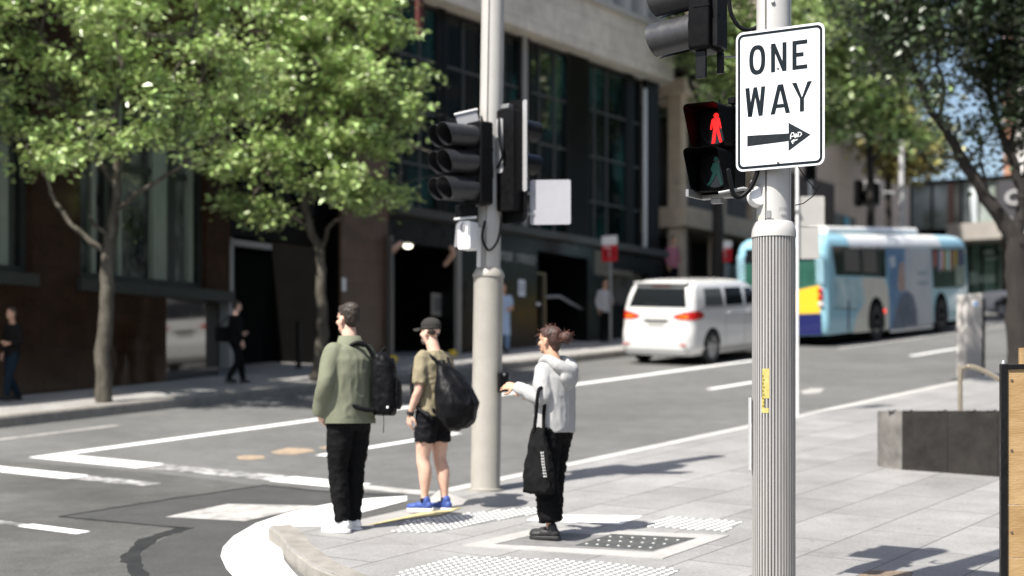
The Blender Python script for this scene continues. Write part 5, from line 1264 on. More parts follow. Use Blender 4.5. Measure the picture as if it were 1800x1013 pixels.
for i, (x, c_) in enumerate(((1641, (.45, .12, .1)), (1648, (.08, .10, .2)), (1652, (.50, .5, .5)), (1656, (.55, .16, .14)), (1661, (.13, .42, .16)), (1665, (.55, .65, .7)), (1671, (.4, .2, .1)), (1678, (.5, .36, .06)), (1686, (.08, .1, .24)))):
    bpan('window_stripe', [(x, 440), (x + 3.6, 440), (x + 3.6, 468 + (i * 7) % 13), (x, 470 + (i * 5) % 11)], mat('sticker_%d' % i, c_, .5), wf, off=.0105)  # coloured stripes paint reflections onto the front pane
bpan('door_panel', [(1678, 468), (1694, 466), (1696, 503), (1680, 504)], mat('door_pale', (.26, .32, .27), .4, col2=(.12, .16, .12), scale=3), wf, off=.0108)
bpan('skirt_line', [(1565, 580), (1640, 572), (1640, 577), (1565, 585)], M_busw, off=.009)
bpan('panel_gap', [(1466, 541), (1506, 543), (1506, 544.5), (1466, 542.5)], M_trim, off=.0085)
bpan('panel_gap', [(1490, 528), (1493, 528), (1493, 582), (1490, 582)], M_navy, off=.0085)
mb = MB(); x, z = bside(1555, 547); mb.ell((x, -(BHW + .01), z), (.06, .02, .06)); mb.build('side_marker', mat('marker_red', (.8, .05, .04), .3, emit=(1, .08, .05), estr=.8), bus, smooth=60)
for px in (1541, 1655):
    x = bside(px, 570)[0]
    mb = MB(); mb.prism([(x + .56 * math.cos(R(a)), max(.29, .47 + .62 * math.sin(R(a)))) for a in range(-20, 201, 8)], lambda p, d: Vector((p[0], -(BHW + d), p[1])), -.02, .013); mb.build('wheel_arch', M_dark, bus, smooth=0)
    wheel(bus, x, -(BHW + .02), .455, -1, .28, .55, mat('bus_rim', (.10, .10, .10), .5, .5))
    wheel(bus, x, (BHW - .02), .455, 1, .28, .55, MATS['bus_rim'])
# rear face: local y across (left positive), z up
def brear(px, py):
    dx = (px - 900) / FPX; D = BS0 / (CT * dx + ST_); t = D * (CT - ST_ * dx); z = CAMZ + D * (730 - py) / FPX - bo.z
    return (t - BT - BHW, z)
def rpan(name, pts, m, off, parent=bus, px=True):
    q = [brear(*p) for p in pts] if px else pts
    mb = MB(); mb.prism(q, lambda p, d: Vector((-d, p[0], p[1])), -.04, off); return mb.build(name, m, parent, smooth=0)
rpan('rear_bumper', [(-1.0, .30), (1.0, .30), (1.0, .78), (-1.0, .78)], M_navy, .03, px=False)
rpan('engine_cover', [(-.98, .80), (.98, .80), (.98, 1.12), (-.98, 1.45)], M_busy, .012, px=False)
rpan('rear_panel', [(-.97, 1.48), (.98, 1.14), (.98, 2.02), (-.97, 2.02)], M_busg, .014, px=False)
rpan('rear_window', [(-.9, 2.05), (.9, 2.05), (.86, 2.38), (-.86, 2.38)], M_carg, .013, px=False)
for y in (-1.0, 1.0):
    for z in (1.0, 1.16, 1.32):
        mb = MB(); mb.ell((-.02, y, z), (.03, .07, .07)); mb.build('tail_light', M_tail if z != 1.0 else mat('lamp_white', (.6, .5, .48), .3), bus, smooth=60)
    mb = MB()
    for k in range(11): mb.box(-.02, .01, y - .1, y + .1, 1.5 + k * .07, 1.535 + k * .07)
    mb.build('louvre', M_buslb, bus)
mb = MB(); mb.box(.3, BL - .3, -1.0, 1.0, .12, .3); mb.build('underside', M_dark, bus)
mb = MB(); bs_.end(mb, subdiv_poly([(-.95, 1.1), (.95, 1.1), (.95, 2.2), (-.95, 2.2)], 3), True, .01); mb.build('windscreen', M_carg, bus, smooth=0)
# ================================================================== buildings (street frame: s along, t across, z absolute)
class B:
    def __init__(s, name, label, cat, s0, t0, h=0.0):
        s.r = thing(name, label, cat, street_M(s0, t0, h)); s.o = Vector((s0, t0, P(s0, t0, h).z))
    def part(s, name, boxes, m, parent=None, bevel=0.0, smooth=0):
        mb = MB()
        for b in boxes: mb.box(*b)
        mb.off(s.o); return mb.build(name, m, parent or s.r, smooth=smooth, bevel=bevel)
    def raw(s, name, mb, m, parent=None, smooth=0): mb.off(s.o); return mb.build(name, m, parent or s.r, smooth=smooth)
FT = 19.85
M_blk = mat('black_granite', (.005, .005, .005), .30, var=.35, scale=2.5, det=10, rvar=.06, spec=.35)
M_blkm = mat('bronze_black', (.004, .0038, .0038), .4, var=.2, scale=3, spec=.12)
M_conc2 = brick_mat('tan_precast', (.66, .59, .50), (.60, .54, .455), (.38, .34, .30), 1.25, .58, .008, .75, rot=0, nvar=.22, nscale=2.2, plane='xz', offset=.0)
M_mull = mat('mullion_grey', (.085, .085, .083), .4, .2)
M_mulld = mat('mullion_dark', (.012, .012, .012), .4, .0, spec=.2)
def window_bay(bd, s0, s1, z0, z1, vs_, zs_, t=20.05, glass=M_glass, fm=M_mulld, fr=.05, w=.035):
    f = bd.part('window', [(s0, s0 + fr, t - .09, t + .02, z0, z1), (s1 - fr, s1, t - .09, t + .02, z0, z1), (s0 + fr, s1 - fr, t - .09, t + .02, z0, z0 + fr), (s0 + fr, s1 - fr, t - .09, t + .02, z1 - fr, z1)], fm)
    bd.part('pane', [(s0 + fr, s1 - fr, t, t + .015, z0 + fr, z1 - fr)], glass, f)
    bx = [(v - w / 2, v + w / 2, t - .05, t - .002, z0 + fr, z1 - fr) for v in vs_]
    for z in zs_: bx.append((s0 + fr, s1 - fr, t - .06, t - .003, z - w / 2, z + w / 2))
    if bx: bd.part('mullion', bx, M_mull, f)
    return f
# ---- dark office building
ob = B('office_building', 'dark glazed office building with a tan concrete band, behind the traffic signals', 'building', 32.2, FT, FARP)
SE = 37.9
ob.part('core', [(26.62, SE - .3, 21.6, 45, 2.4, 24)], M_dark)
ob.part('concrete_band', [(26.45, SE, 19.55, 20.7, 10.56, 11.72)], M_conc2, bevel=.01)
mb = MB(); mb.prism([(SE, 19.55), (SE + 1.0, 21.2), (SE + 1.0, 45), (SE, 45)], lambda p, d: Vector((p[0], p[1], d)), 10.56, 11.72); ob.raw('concrete_corner', mb, M_conc2)
ob.part('band_ledge', [(26.4, SE + .1, 19.45, 20.6, 11.722, 11.84)], mat('ledge_stone', (.44, .42, .39), .7, var=.1, scale=4))
ob.part('concrete_band', [(26.45, SE, 19.6, 20.7, 14.6, 15.8), (26.45, SE, 19.6, 20.7, 18.4, 19.6), (26.45, SE, 19.6, 20.7, 22.4, 24.2)], M_conc2)
for z0, z1 in ((11.84, 14.6), (15.8, 18.4), (19.6, 22.4)):
    cols = [27.0 + i * .9 for i in range(13)]
    ob.part('column', [(c - .07, c + .07, 19.75, 20.2, z0, z1) for c in cols], mat('column_pale', (.6, .58, .55), .6))
    g = ob.part('window', [(26.6, SE, 20.22, 20.3, z0, z1)], M_teal)
    ob.part('mullion', [(26.6, SE, 20.17, 20.215, z0 + 1.1, z0 + 1.16)], M_mulld, g)
# main glazed storeys
TZS = (7.28, 8.34, 9.42)
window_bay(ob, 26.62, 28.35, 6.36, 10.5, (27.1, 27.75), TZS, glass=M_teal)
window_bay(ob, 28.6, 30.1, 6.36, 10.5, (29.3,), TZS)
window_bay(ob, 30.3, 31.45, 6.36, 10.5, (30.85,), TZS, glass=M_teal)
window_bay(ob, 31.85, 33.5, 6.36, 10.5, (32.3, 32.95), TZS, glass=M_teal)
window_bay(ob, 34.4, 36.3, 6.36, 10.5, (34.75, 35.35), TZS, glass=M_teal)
window_bay(ob, 36.55, 36.98, 6.36, 10.5, (), TZS)
for a, b, m in ((28.35, 28.6, M_blkm), (30.1, 30.3, M_blkm), (31.45, 31.5, M_blkm), (31.68, 31.85, M_blkm), (33.5, 34.4, M_blkm), (36.3, 36.55, M_blkm), (37.2, SE, M_blkm)):
    ob.part('column', [(a, b, 19.96, 20.06, 6.36, 10.56)], m)
ob.part('column', [(31.5, 31.68, 19.93, 20.06, 6.36, 10.56)], mat('column_grey', (.30, .29, .275), .5, var=.1, scale=3))
ob.part('column', [(37.05, 37.15, 19.90, 19.96, 6.36, 10.3)], mat('column_bright', (.72, .72, .71), .25, .2))
ob.part('sill_band', [(26.6, SE, 19.68, 20.3, 6.2, 6.36)], mat('sill_bronze', (.06, .057, .052), .35, .3, var=.2, scale=5))
ob.part('flag_bracket', [(26.75, 26.9, 19.3, 19.4, 9.6, 10.5)], mat('banner_red', (.07, .008, .006), .7))
# ground storey
ob.part('stone_pier', [(28.93, 31.96, 19.85, 21.3, 2.6, 6.2)], M_blk)
ob.part('stone_pier', [(26.5, 26.62, 19.85, 21.3, 2.6, 6.2)], M_blk)
ob.part('stone_pier', [(34.16, 35.0, 19.85, 21.3, 2.6, 6.2), (35.0, 37.1, 19.85, 20.0, 2.6, 4.9), (35.0, 37.1, 19.85, 20.0, 5.75, 6.2), (37.1, SE, 19.85, 21.3, 2.6, 6.2)], M_blk)
ob.part('lintel', [(26.62, 28.93, 19.85, 21.3, 5.66, 6.2)], M_blk); ob.part('lintel', [(31.96, 34.16, 19.85, 21.3, 5.90, 6.2)], M_blk)
sh = ob.part('shop_window', [(35.0, 37.1, 20.02, 20.06, 4.9, 5.75)], mat('shop_glass', (.05, .05, .045), .08, col2=(.16, .15, .13), scale=1.5, spec=.7))
ob.part('blind', [(34.45, 35.2, 19.835, 19.848, 5.55, 6.12), (35.3, 36.3, 19.835, 19.848, 5.62, 5.75)], mat('bronze_panel', (.16, .14, .11), .4, .3, var=.2, scale=3))
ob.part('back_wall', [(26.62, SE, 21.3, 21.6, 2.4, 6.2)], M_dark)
ob.part('step', [(26.62, 28.93, 19.9, 21.2, 3.0, 3.42), (31.96, 34.16, 19.95, 21.2, 3.2, 3.98)], M_pave2)
ob.part('stair', [(32.3, 34.1, 20.3, 20.6, 3.98, 4.16), (32.3, 34.1, 20.6, 20.9, 3.98, 4.34)], M_blk)
ob.part('door_frame', [(32.34, 32.40, 19.9, 20.0, 3.98, 5.4), (31.96, 32.40, 19.9, 20.0, 5.4, 5.44)], mat('brass_frame', (.22, .19, .13), .4, .6))
mb = MB(); a = Vector((TS(983, 20.1), 20.1, TZ(983, 521, 20.1))); b = Vector((TS(1031, 20.0), 20.0, TZ(1031, 549, 20.0))); a0 = Vector((TS(960, 20.3), 20.3, TZ(960, 522, 20.3)))
mb.tube([a0, a, b], .035, 10); ob.raw('stair_rail', mb, mat('rail_steel', (.5, .5, .5), .3, .8), smooth=50)
for px, nm, c_ in ((803, 'entrance_post', (.34, .33, .31)), (684, 'entrance_post', (.13, .13, .125))):
    s_ = TS(px, 19.8); zt = TZ(px, 415 if px < 700 else 440, 19.8)
    ob.part(nm, [(s_ - .045, s_ + .045, 19.72, 19.83, P(s_, 19.8, FARP).z - .02, zt)], mat('post_%d' % px, c_, .4, .4))
for px in (691, 796):
    s_ = TS(px, 19.6); q = P(s_, 19.6, FARP); mb = MB(); mb.lathe([(.10, -.02), (.10, .05), (.06, .12)], 14)
    g = mb.build('yellow_guard', mat('guard_yellow', (.62, .42, .03), .5), smooth=40, M=Matrix.Translation(q)); tag(g, 'small yellow floor guard at the %s post of the dark entrance' % ('brown pier side' if px < 700 else 'pale'), 'floor guard')
# lamps over the entrance
for px, py, c_, e_, r_ in ((717, 432, (1, .95, .75), 2.2, .085), (946, 535, (.8, .8, .8), 0, .05)):
    tt = 20.1 if e_ else 19.82
    mb = MB(); mb.ell((TS(px, tt), tt, TZ(px, py, tt)), (r_ * 1.2, r_, r_ * .7)); ob.raw('downlight', mb, mat('lamp_%d' % px, (.8, .8, .78), .4, emit=c_ if e_ else None, estr=e_), smooth=60)
for px, py, q in ((693, 432, 1), (797, 442, -1)):
    tt = 19.7; mb = MB(); s_, z_ = TS(px, tt), TZ(px, py, tt)
    mb.limb([(s_, 19.9, z_ - .25), (s_ + .02 * q, tt, z_ - .05), (s_ + .14 * q, tt - .05, z_ + .05)], [.05, .06, .05], 8); ob.raw('wall_light', mb, mat('copper_arm', (.52, .33, .24), .45, var=.1), smooth=60)
def poster(px0, px1, py0, py1, t, m, label, extra=None):
    a, b = TS(px0, t), TS(px1, t); z0, z1 = TZ((px0 + px1) / 2, py1, t), TZ((px0 + px1) / 2, py0, t)
    o_ = PZ(a, t, z0); mb = MB(); mb.box(0, b - a, -.006, .0, 0, z1 - z0)
    r_ = thing('wall_poster', label, 'poster', Matrix.Translation(o_) @ Matrix.Rotation(TH, 4, 'Z')); mb.build('sheet', m, r_, smooth=0)
    for x0, x1, y0, y1, mm in (extra or []):
        mb = MB(); w_, h_ = b - a, z1 - z0; mb.box(x0 * w_, x1 * w_, -.010, -.0062, y0 * h_, y1 * h_); mb.build('print', mm, r_, smooth=0)
M_ink = mat('poster_ink', (.16, .16, .15), .6); M_inkg = mat('poster_green', (.10, .15, .09), .6)
poster(777, 800, 475, 516, 20.3, mat('paper_grey', (.36, .36, .36), .6), 'pale printed sheet, upper of the two notices in the dark entrance', [(.15, .85, .2 + .12 * k, .25 + .12 * k, M_ink) for k in range(6)])
poster(758, 800, 517, 556, 20.32, mat('paper_cream', (.30, .29, .24), .6), 'wide cream notice with a dark peaked shape, lower of the two notices in the entrance', [(.52, .92, .15, .5, M_inkg), (.6, .84, .5, .8, M_inkg), (.08, .4, .2, .8, M_ink)])
poster(911, 923, 492, 521, 19.84, mat('paper_blue', (.62, .66, .74), .5), 'small bluish notice on the black stone beside the woman in blue', [(.2, .8, .3 + .14 * k, .36 + .14 * k, M_ink) for k in range(4)])
# street name letters on the black stone: HUNTER STREET
GLY = {'H': ['1001', '1001', '1111', '1001', '1001'], 'U': ['1001', '1001', '1001', '1001', '0110'], 'N': ['1001', '1101', '1011', '1001', '1001'], 'T': ['111', '010', '010', '010', '010'],
       'E': ['111', '100', '110', '100', '111'], 'R': ['1110', '1001', '1110', '1010', '1001'], 'S': ['0111', '1000', '0110', '0001', '1110'], 'C': ['0111', '1000', '1000', '1000', '0111'], ' ': ['0', '0', '0', '0', '0']}
def word(mb, txt, s0, s1, z0, z1, t0, t1):
    tot = sum(len(GLY[c][0]) + 1 for c in txt) - 1; w = (s1 - s0) / tot; h = (z1 - z0) / 5; x = s0
    for c in txt:
        rows = GLY[c]
        for j, row in enumerate(rows):
            i = 0
            while i < len(row):
                if row[i] == '1':
                    k = i
                    while k < len(row) and row[k] == '1': k += 1
                    mb.box(x + i * w, x + k * w, t0, t1, z1 - (j + 1) * h, z1 - j * h); i = k
                else: i += 1
        x += (len(rows[0]) + 1) * w
for tx, pa, pb in (('HUNTER', 858, 903), ('STREET', 909, 943)):
    mb = MB(); word(mb, tx, TS(pa, 19.8), TS(pb, 19.8), 5.58, 5.76, 19.81, 19.848); ob.raw('lettering', mb, mat('letter_steel', (.34, .34, .34), .4, .6))

# ---- brown stone building on the left
M_brown = brick_mat('brown_granite', (.040, .0205, .011), (.031, .016, .009), (.014, .009, .006), 1.4, .62, .006, .10, rot=0, nvar=.3, nscale=2.5, plane='xz', spec=.5, rvar=.05, bump=.1)
M_brown2 = brick_mat('brown_pier_stone', (.105, .062, .040), (.085, .05, .032), (.05, .032, .022), 1.2, .42, .006, .4, rot=0, nvar=.3, nscale=2.5, plane='xz', spec=.5, bump=.1)
M_gframe = mat('pale_green_frame', (.20, .235, .19), .45, var=.1, scale=4)
M_dgreen = mat('dark_green_frame', (.022, .028, .024), .4, var=.2, scale=4)
M_wing = mat('window_glass', (.008, .010, .009), .03, spec=.8, ior=1.6, col2=(.20, .225, .20), scale=.9, stretch=(1.6, 1.6, .8), det=5, lo=.42, hi=.66)  # pale patches paint window reflections into the glass
sb = B('stone_building', 'brown polished stone building with green framed windows behind the left trees', 'building', 18.5, FT, FARP)
BTOP = 12.0
sb.part('core', [(9.5, 26.48, 22.3, 40, 0, BTOP)], M_dark)
sb.part('base_wall', [(9.5, 20.45, FT, 20.5, .5, 4.38)], M_brown)
M_brownp = brick_mat('brown_polished', (.016, .009, .0055), (.013, .0075, .0048), (.01, .007, .005), 1.6, 1.2, .004, .05, rot=0, nvar=.25, nscale=2.5, plane='xz', spec=.5, rvar=.02, bump=.04, ior=2.1)
mb = MB(); mb.prism([(20.45, FT), (21.98, FT + .262), (21.98, 20.5), (20.45, 20.5)], lambda p, d: Vector((p[0], p[1], d)), .5, 4.2); sb.raw('splayed_panel', mb, M_brownp)  # made-up splay, angled so that the wall mirrors the van
for a, b in ((9.5, 13.6), (17.62, 18.58), (21.42, 21.98)): sb.part('pier', [(a, b, FT, 20.5, 4.38, 7.4)], M_brown)
sb.part('pier', [(25.03, 26.49, FT, 22.3, 2.6, 7.4)], M_brown2)
sb.part('upper_wall', [(9.5, 26.49, FT, 20.6, 7.4, BTOP)], M_brown)
sb.part('cornice', [(9.5, 26.5, FT - .04, 20.6, BTOP, BTOP + .2)], M_conc2)
for a, b in ((18.5, 21.98), (13.5, 17.66)): sb.part('sill', [(a, b, FT - .12, 20.5, 4.20, 4.385)], M_dgreen)
def green_window(s0, s1, greens, darks):
    w = sb.part('window', [(s0, s0 + .09, 19.98, 20.2, 4.38, 7.4), (s1 - .09, s1, 19.98, 20.2, 4.38, 7.4), (s0 + .09, s1 - .09, 19.98, 20.2, 4.38, 4.5), (s0 + .09, s1 - .09, 19.98, 20.2, 7.3, 7.4)], M_dgreen)
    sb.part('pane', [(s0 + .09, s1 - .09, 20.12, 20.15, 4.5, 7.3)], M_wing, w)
    for a, b in greens: sb.part('mullion', [(a, b, 20.0, 20.11, 4.5, 7.3)], M_gframe, w)
    for a, b in darks: sb.part('mullion', [(a, b, 19.99, 20.115, 4.5, 7.3)], M_dgreen, w)
    sb.part('transom', [(s0 + .09, s1 - .09, 20.03, 20.10, 6.2, 6.3)], M_dgreen, w)
    return w
green_window(18.62, 21.42, ((18.95, 19.05), (19.52, 19.6), (20.30, 20.62), (21.12, 21.24)), ((20.62, 20.8), (19.22, 19.3)))
green_window(13.6, 17.62, ((16.9, 16.98), (17.14, 17.3), (15.5, 15.6)), ((17.3, 17.4),))
# recessed doorway
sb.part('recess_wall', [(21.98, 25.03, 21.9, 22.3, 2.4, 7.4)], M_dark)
sb.part('recess_side', [(21.96, 21.99, 20.5, 21.9, 2.4, 7.4)], M_blkm)
sb.part('recess_side', [(24.99, 25.028, 19.9, 21.9, 2.6, 7.4)], M_blkm)  # black sheet over the brown pier side stands in for recess shade
sb.part('fascia', [(21.98, 25.03, 20.2, 20.4, 5.42, 5.95)], M_blkm)
sb.part('door_frame', [(21.99, 22.10, 19.87, 20.1, 3.1, 5.32), (21.99, 23.1, 19.87, 20.0, 5.20, 5.30)], mat('pale_jamb', (.30, .31, .31), .4, .3))
up = sb.part('window', [(21.99, 25.02, 20.18, 20.2, 5.95, 7.4)], M_glass)
sb.part('mullion', [(x, x + .09, 20.1, 20.175, 5.95, 7.4) for x in (22.5, 23.3, 24.1, 24.8)], M_blkm, up)
dr = sb.part('door', [(22.2, 23.5, 21.5, 21.55, 2.9, 5.3), (23.54, 25.0, 21.5, 21.55, 2.9, 5.3)], M_glass)
sb.part('door_frame', [(22.15, 22.2, 21.4, 21.56, 2.9, 5.3), (23.5, 23.54, 21.4, 21.56, 2.9, 5.3), (22.7, 22.74, 21.45, 21.5, 2.9, 5.0)], M_mulld, dr)
s_ = TS(520, 20.0); sb.part('recess_post', [(s_ - .035, s_ + .035, 19.9, 19.97, P(s_, 20, FARP).z - .02, TZ(520, 565, 19.95))], M_mulld)
sb.part('wall_plate', [(TS(601, 19.84), TS(607, 19.84), 19.82, 19.848, TZ(604, 512, 19.84), TZ(604, 489, 19.84))], M_wcoat)

# ---- sandstone verandah building beyond the office corner
M_sand = mat('sandstone', (.62, .50, .37), .75, var=.15, scale=3, bump=.2, bscale=30)
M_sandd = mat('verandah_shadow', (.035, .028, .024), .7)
cb_ = B('verandah_building', 'old sandstone building with open balconies beyond the dark office building', 'building', 42, 20.2, FARP)
s0, s1, tt = 39.6, 44.3, 20.2
zb = TZ(1215, 365, tt); gz = P(42, tt).z
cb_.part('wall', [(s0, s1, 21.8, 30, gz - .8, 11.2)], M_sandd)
for a in (s0, 41.95, s1 - .32): cb_.part('pier', [(a, a + .32, tt, tt + .4, gz - .6, 10.6)], M_sand, bevel=.01)
cb_.part('balcony', [(s0 - .1, s1 + .1, tt - .15, 21.8, zb - .28, zb - .02)], M_sand, bevel=.01); cb_.part('balcony_beam', [(s0 - .15, s1 + .15, tt - .2, 21.8, zb - .55, zb - .284)], M_sand, bevel=.01); cb_.part('eaves_beam', [(s0 - .1, s1 + .1, tt - .15, 21.8, 10.6, 11.0)], M_sand, bevel=.01)
cb_.part('balustrade', [(s0 + .32 + i * .19, s0 + .38 + i * .19, tt + .1, tt + .16, zb - .02, zb + .55) for i in range(21)] + [(s0, s1, tt + .08, tt + .18, zb + .55, zb + .62)], mat('iron_grey', (.16, .16, .165), .5))
cb_.part('timber_post', [(41.0, 41.12, tt + .5, tt + .62, gz - .5, zb - .55)], mat('brown_post', (.10, .065, .045), .6))
fz = P(s0, 20).z
cb_.part('terrace', [(s0, s1, tt - .9, 21.8, gz - .8, gz + .9)], M_blk)
cb_.part('terrace_rail', [(s0 + .1 + i * .42, s0 + .34 + i * .42, tt - .86, tt - .84, gz + .95, gz + 1.6) for i in range(11)], mat('pale_glass', (.30, .36, .35), .15, var=.3, scale=2))
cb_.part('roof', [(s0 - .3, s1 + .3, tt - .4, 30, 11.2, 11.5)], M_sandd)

# ---- shops further up
M_sky = mat('window_blue', (.30, .42, .46), .15)
sh_ = B('shop_row', 'low grey shop front with pale blue windows seen past the ribbed pole', 'shop', 47.5, 20.3, FARP)
g2 = P(47, 20).z
sh_.part('wall', [(44.8, 50.5, 20.4, 28, g2 - 1, 9.5)], mat('shop_brown', (.075, .055, .048), .7, var=.2))
sh_.part('awning', [(44.9, 50.4, 19.2, 20.4, 7.3, 7.7)], mat('awning_grey', (.35, .33, .30), .6))
for a in (45.1, 46.2, 47.6, 49): sh_.part('window', [(a, a + .75, 20.36, 20.39, 6.0, 7.2)], M_sky)
sh_.part('shop_front', [(45, 50.3, 20.37, 20.395, g2 - .6, 5.9)], M_glass)

# ---- tan concrete block on the far corner
M_tan = brick_mat('tan_block', (.66, .55, .46), (.63, .525, .44), (.44, .37, .31), 3.0, 1.5, .02, .8, rot=0, nvar=.12, nscale=.6, plane='xz', offset=0)
tb = B('concrete_building', 'blank tan concrete building rising above the bus', 'building', 60, 24, 0)
tb.part('wall', [(53.5, 66.3, 24, 40, 3, 25)], M_tan)
tb.part('pilaster', [(66.3, 66.9, 23.8, 30, 3, 25)], mat('tan_pilaster', (.58, .50, .43), .8))
tb.part('wall', [(66.9, 74, 26.5, 40, 3, 13.5)], M_tan)
x0, x1 = TS(1441, 23.8), TS(1500, 23.8)
shs = tb.part('shop_sign', [(x0, x1, 23.7, 23.98, TZ(1470, 397, 23.8), TZ(1470, 377, 23.8))], mat('sign_navy', (.012, .03, .045), .4))
mb = MB(); mb.ell((TS(1490, 23.65), 23.68, TZ(1490, 390, 23.65)), (.28, .03, .22)); tb.raw('sign_emblem', mb, mat('emblem_cyan', (.10, .36, .48), .5), shs)
# ---- glazed pavilion closing the street
def cross_B(name, label, cat, s, t): return B(name, label, cat, s, t, 0)
pv = cross_B('glass_pavilion', 'glass fronted pavilion with a concrete canopy closing the top of the street', 'building', 70, 12)
M_refl = mat('glass_leaf_reflection', (.07, .09, .05), .25, col2=(.48, .54, .54), scale=.55, det=4, spec=.8)  # reflected leaves painted into the pane colour, likewise the grey panes
def SX(px, py, s):           # (t, z) on a plane of constant s
    dx = (px - 900.0) / FPX; D = s / (CT * dx + ST_); return D * (CT - ST_ * dx), CAMZ + D * (730 - py) / FPX
zA = SX(1660, 322, 70)[1]; zC = SX(1660, 402, 70)[1]; zD = SX(1720, 428, 70)[1]
tp = lambda px: SX(px, 360, 70)[0]
pv.part('core', [(70.7, 80, -6, tp(1556), 4, zA - .3)], M_dark)
M_pane = mat('glass_sky_reflection', (.42, .48, .50), .15, col2=(.62, .66, .66), scale=.8, det=3)  # pale tint paints reflected sky on the panes
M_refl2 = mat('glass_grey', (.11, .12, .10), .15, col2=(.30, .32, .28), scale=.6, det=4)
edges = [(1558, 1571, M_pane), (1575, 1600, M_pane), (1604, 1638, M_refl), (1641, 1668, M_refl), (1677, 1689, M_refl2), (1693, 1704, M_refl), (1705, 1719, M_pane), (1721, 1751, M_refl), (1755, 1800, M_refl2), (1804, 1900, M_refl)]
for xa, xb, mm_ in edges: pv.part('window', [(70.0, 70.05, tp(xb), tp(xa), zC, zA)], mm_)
for xa, xb in ((1571, 1575), (1600, 1604), (1638, 1641), (1689, 1693), (1719, 1721), (1751, 1755), (1800, 1804)): pv.part('mullion', [(69.88, 70.06, tp(xb), tp(xa), zC, zA)], mat('mullion_black', (.02, .02, .02), .5))
pv.part('brown_column', [(69.86, 70.06, tp(1677), tp(1668), zC, zA)], mat('brown_col', (.16, .09, .07), .6))
pv.part('canopy', [(68.4, 70.6, 2, tp(1686), zD, zC)], mat('canopy_conc', (.30, .28, .25), .75, var=.1, scale=1.5))
pv.part('roof_edge', [(69.8, 72, -4, tp(1554), zA, zA + .12)], M_blkm)
lo = pv.part('lobby_window', [(70.4, 70.45, 2, tp(1690), 5, zD)], mat('lobby_glass', (.03, .09, .065), .12, col2=(.20, .33, .27), scale=.7, det=3, spec=.6))
for px_ in (1700, 1722, 1748, 1775): pv.part('mullion', [(70.3, 70.39, tp(px_ + 1.5), tp(px_ - 1.5), 5, zD)], M_blkm, lo)
for xa, xb, ya, yb in ((1726, 1742, 441, 447), (1728, 1750, 453, 458), (1752, 1765, 434, 438), (1700, 1714, 478, 500), (1716, 1745, 484, 498), (1755, 1784, 476, 500)):
    pv.part('lobby_fitting', [(70.3, 70.39, tp(xb), tp(xa), SX(xa, yb, 70.3)[1], SX(xa, ya, 70.3)[1])], mat('pale_lobby', (.34, .46, .40), .5, var=.2, scale=3), lo)
# shop sign with a large C near the right edge
tL, zT = SX(1754, 318, 62); tR, zBm = SX(1830, 402, 62)
bd = thing('shop_sign', 'charcoal shop sign board with a large white letter C, top right behind the trunk', 'shop sign', street_M(62, tL, 0))
og = Vector((62, tL, P(62, tL).z))
mb = MB(); mb.box(62, 62.4, tR - 3, tL, zBm, zT); mb.off(og); mb.build('board', mat('charcoal', (.045, .043, .05), .5), bd, smooth=0)
mb = MB(); cT, cZ = SX(1784, 347, 61.95); mb.rings([[Vector((61.9, cT + r_ * 1.25 * math.cos(R(a)), cZ + r_ * math.sin(R(a)))) for r_ in (.17, .28)] for a in range(215, 506, 12)], cap=False, closed=False); mb.off(og); mb.build('letter', mat('letter_white', (.34, .34, .34), .5), bd, smooth=0)
mb = MB(); cT, cZ = SX(1766, 388, 61.95); mb.box(61.9, 61.99, cT - .25, cT + .25, cZ - .12, cZ + .12); mb.off(og); mb.build('small_mark', mat('mark_grey', (.4, .4, .4), .5), bd, smooth=0)
mb = MB(); mb.box(62.1, 62.3, tL - .4, tL - .1, P(62, tL).z - .1, zBm); mb.box(62.1, 62.3, tR - 2, tR - 1.7, P(62, tR).z - .2, zBm); mb.off(og); mb.build('support', M_blkm, bd, smooth=0)
# orange brown tower far behind
tw_t, tw_z = SX(1764, 310, 95); tw_r, _ = SX(1779, 310, 95)
tw = B('brick_tower', 'orange brown tower behind the right tree limbs', 'building', 95, tw_t, 0)
tw.part('wall', [(95, 103, tw_r, tw_t, 3, 36)], mat('orange_brick', (.36, .185, .115), .8, var=.1, scale=1.2))
tw.part('wall', [(95.5, 103, tw_r - 9, tw_r - .05, 3, 30)], mat('pale_tower', (.62, .60, .58), .7, var=.08, scale=1.2))
tw.part('window', [(94.95, 94.99, tw_t - .35 - .6 * (i % 1), tw_t - .12, 14 + 2.2 * i, 15.3 + 2.2 * i) for i in range(9)], M_glass)
# pale building on the near side of the street, outside the picture; the dark glass reflects it
nb = B('near_side_building', 'stone office block on the near side of the street, mirrored in the dark glass', 'building', 45, -9, 0)
nb.part('wall', [(20, 90, -30, -9, -2, 26)], mat('near_stone', (.07, .068, .064), .8, var=.15, scale=.5))
for k in range(6):
    z0 = 5 + k * 3.6
    nb.part('window', [(22 + i * 3.2, 24.1 + i * 3.2, -9.02, -8.98, z0, z0 + 2.4) for i in range(21)], M_glass)
    nb.part('ledge', [(20, 90, -9.25, -9.0, z0 - .35, z0 - .1)], mat('near_ledge', (.09, .088, .08), .8))

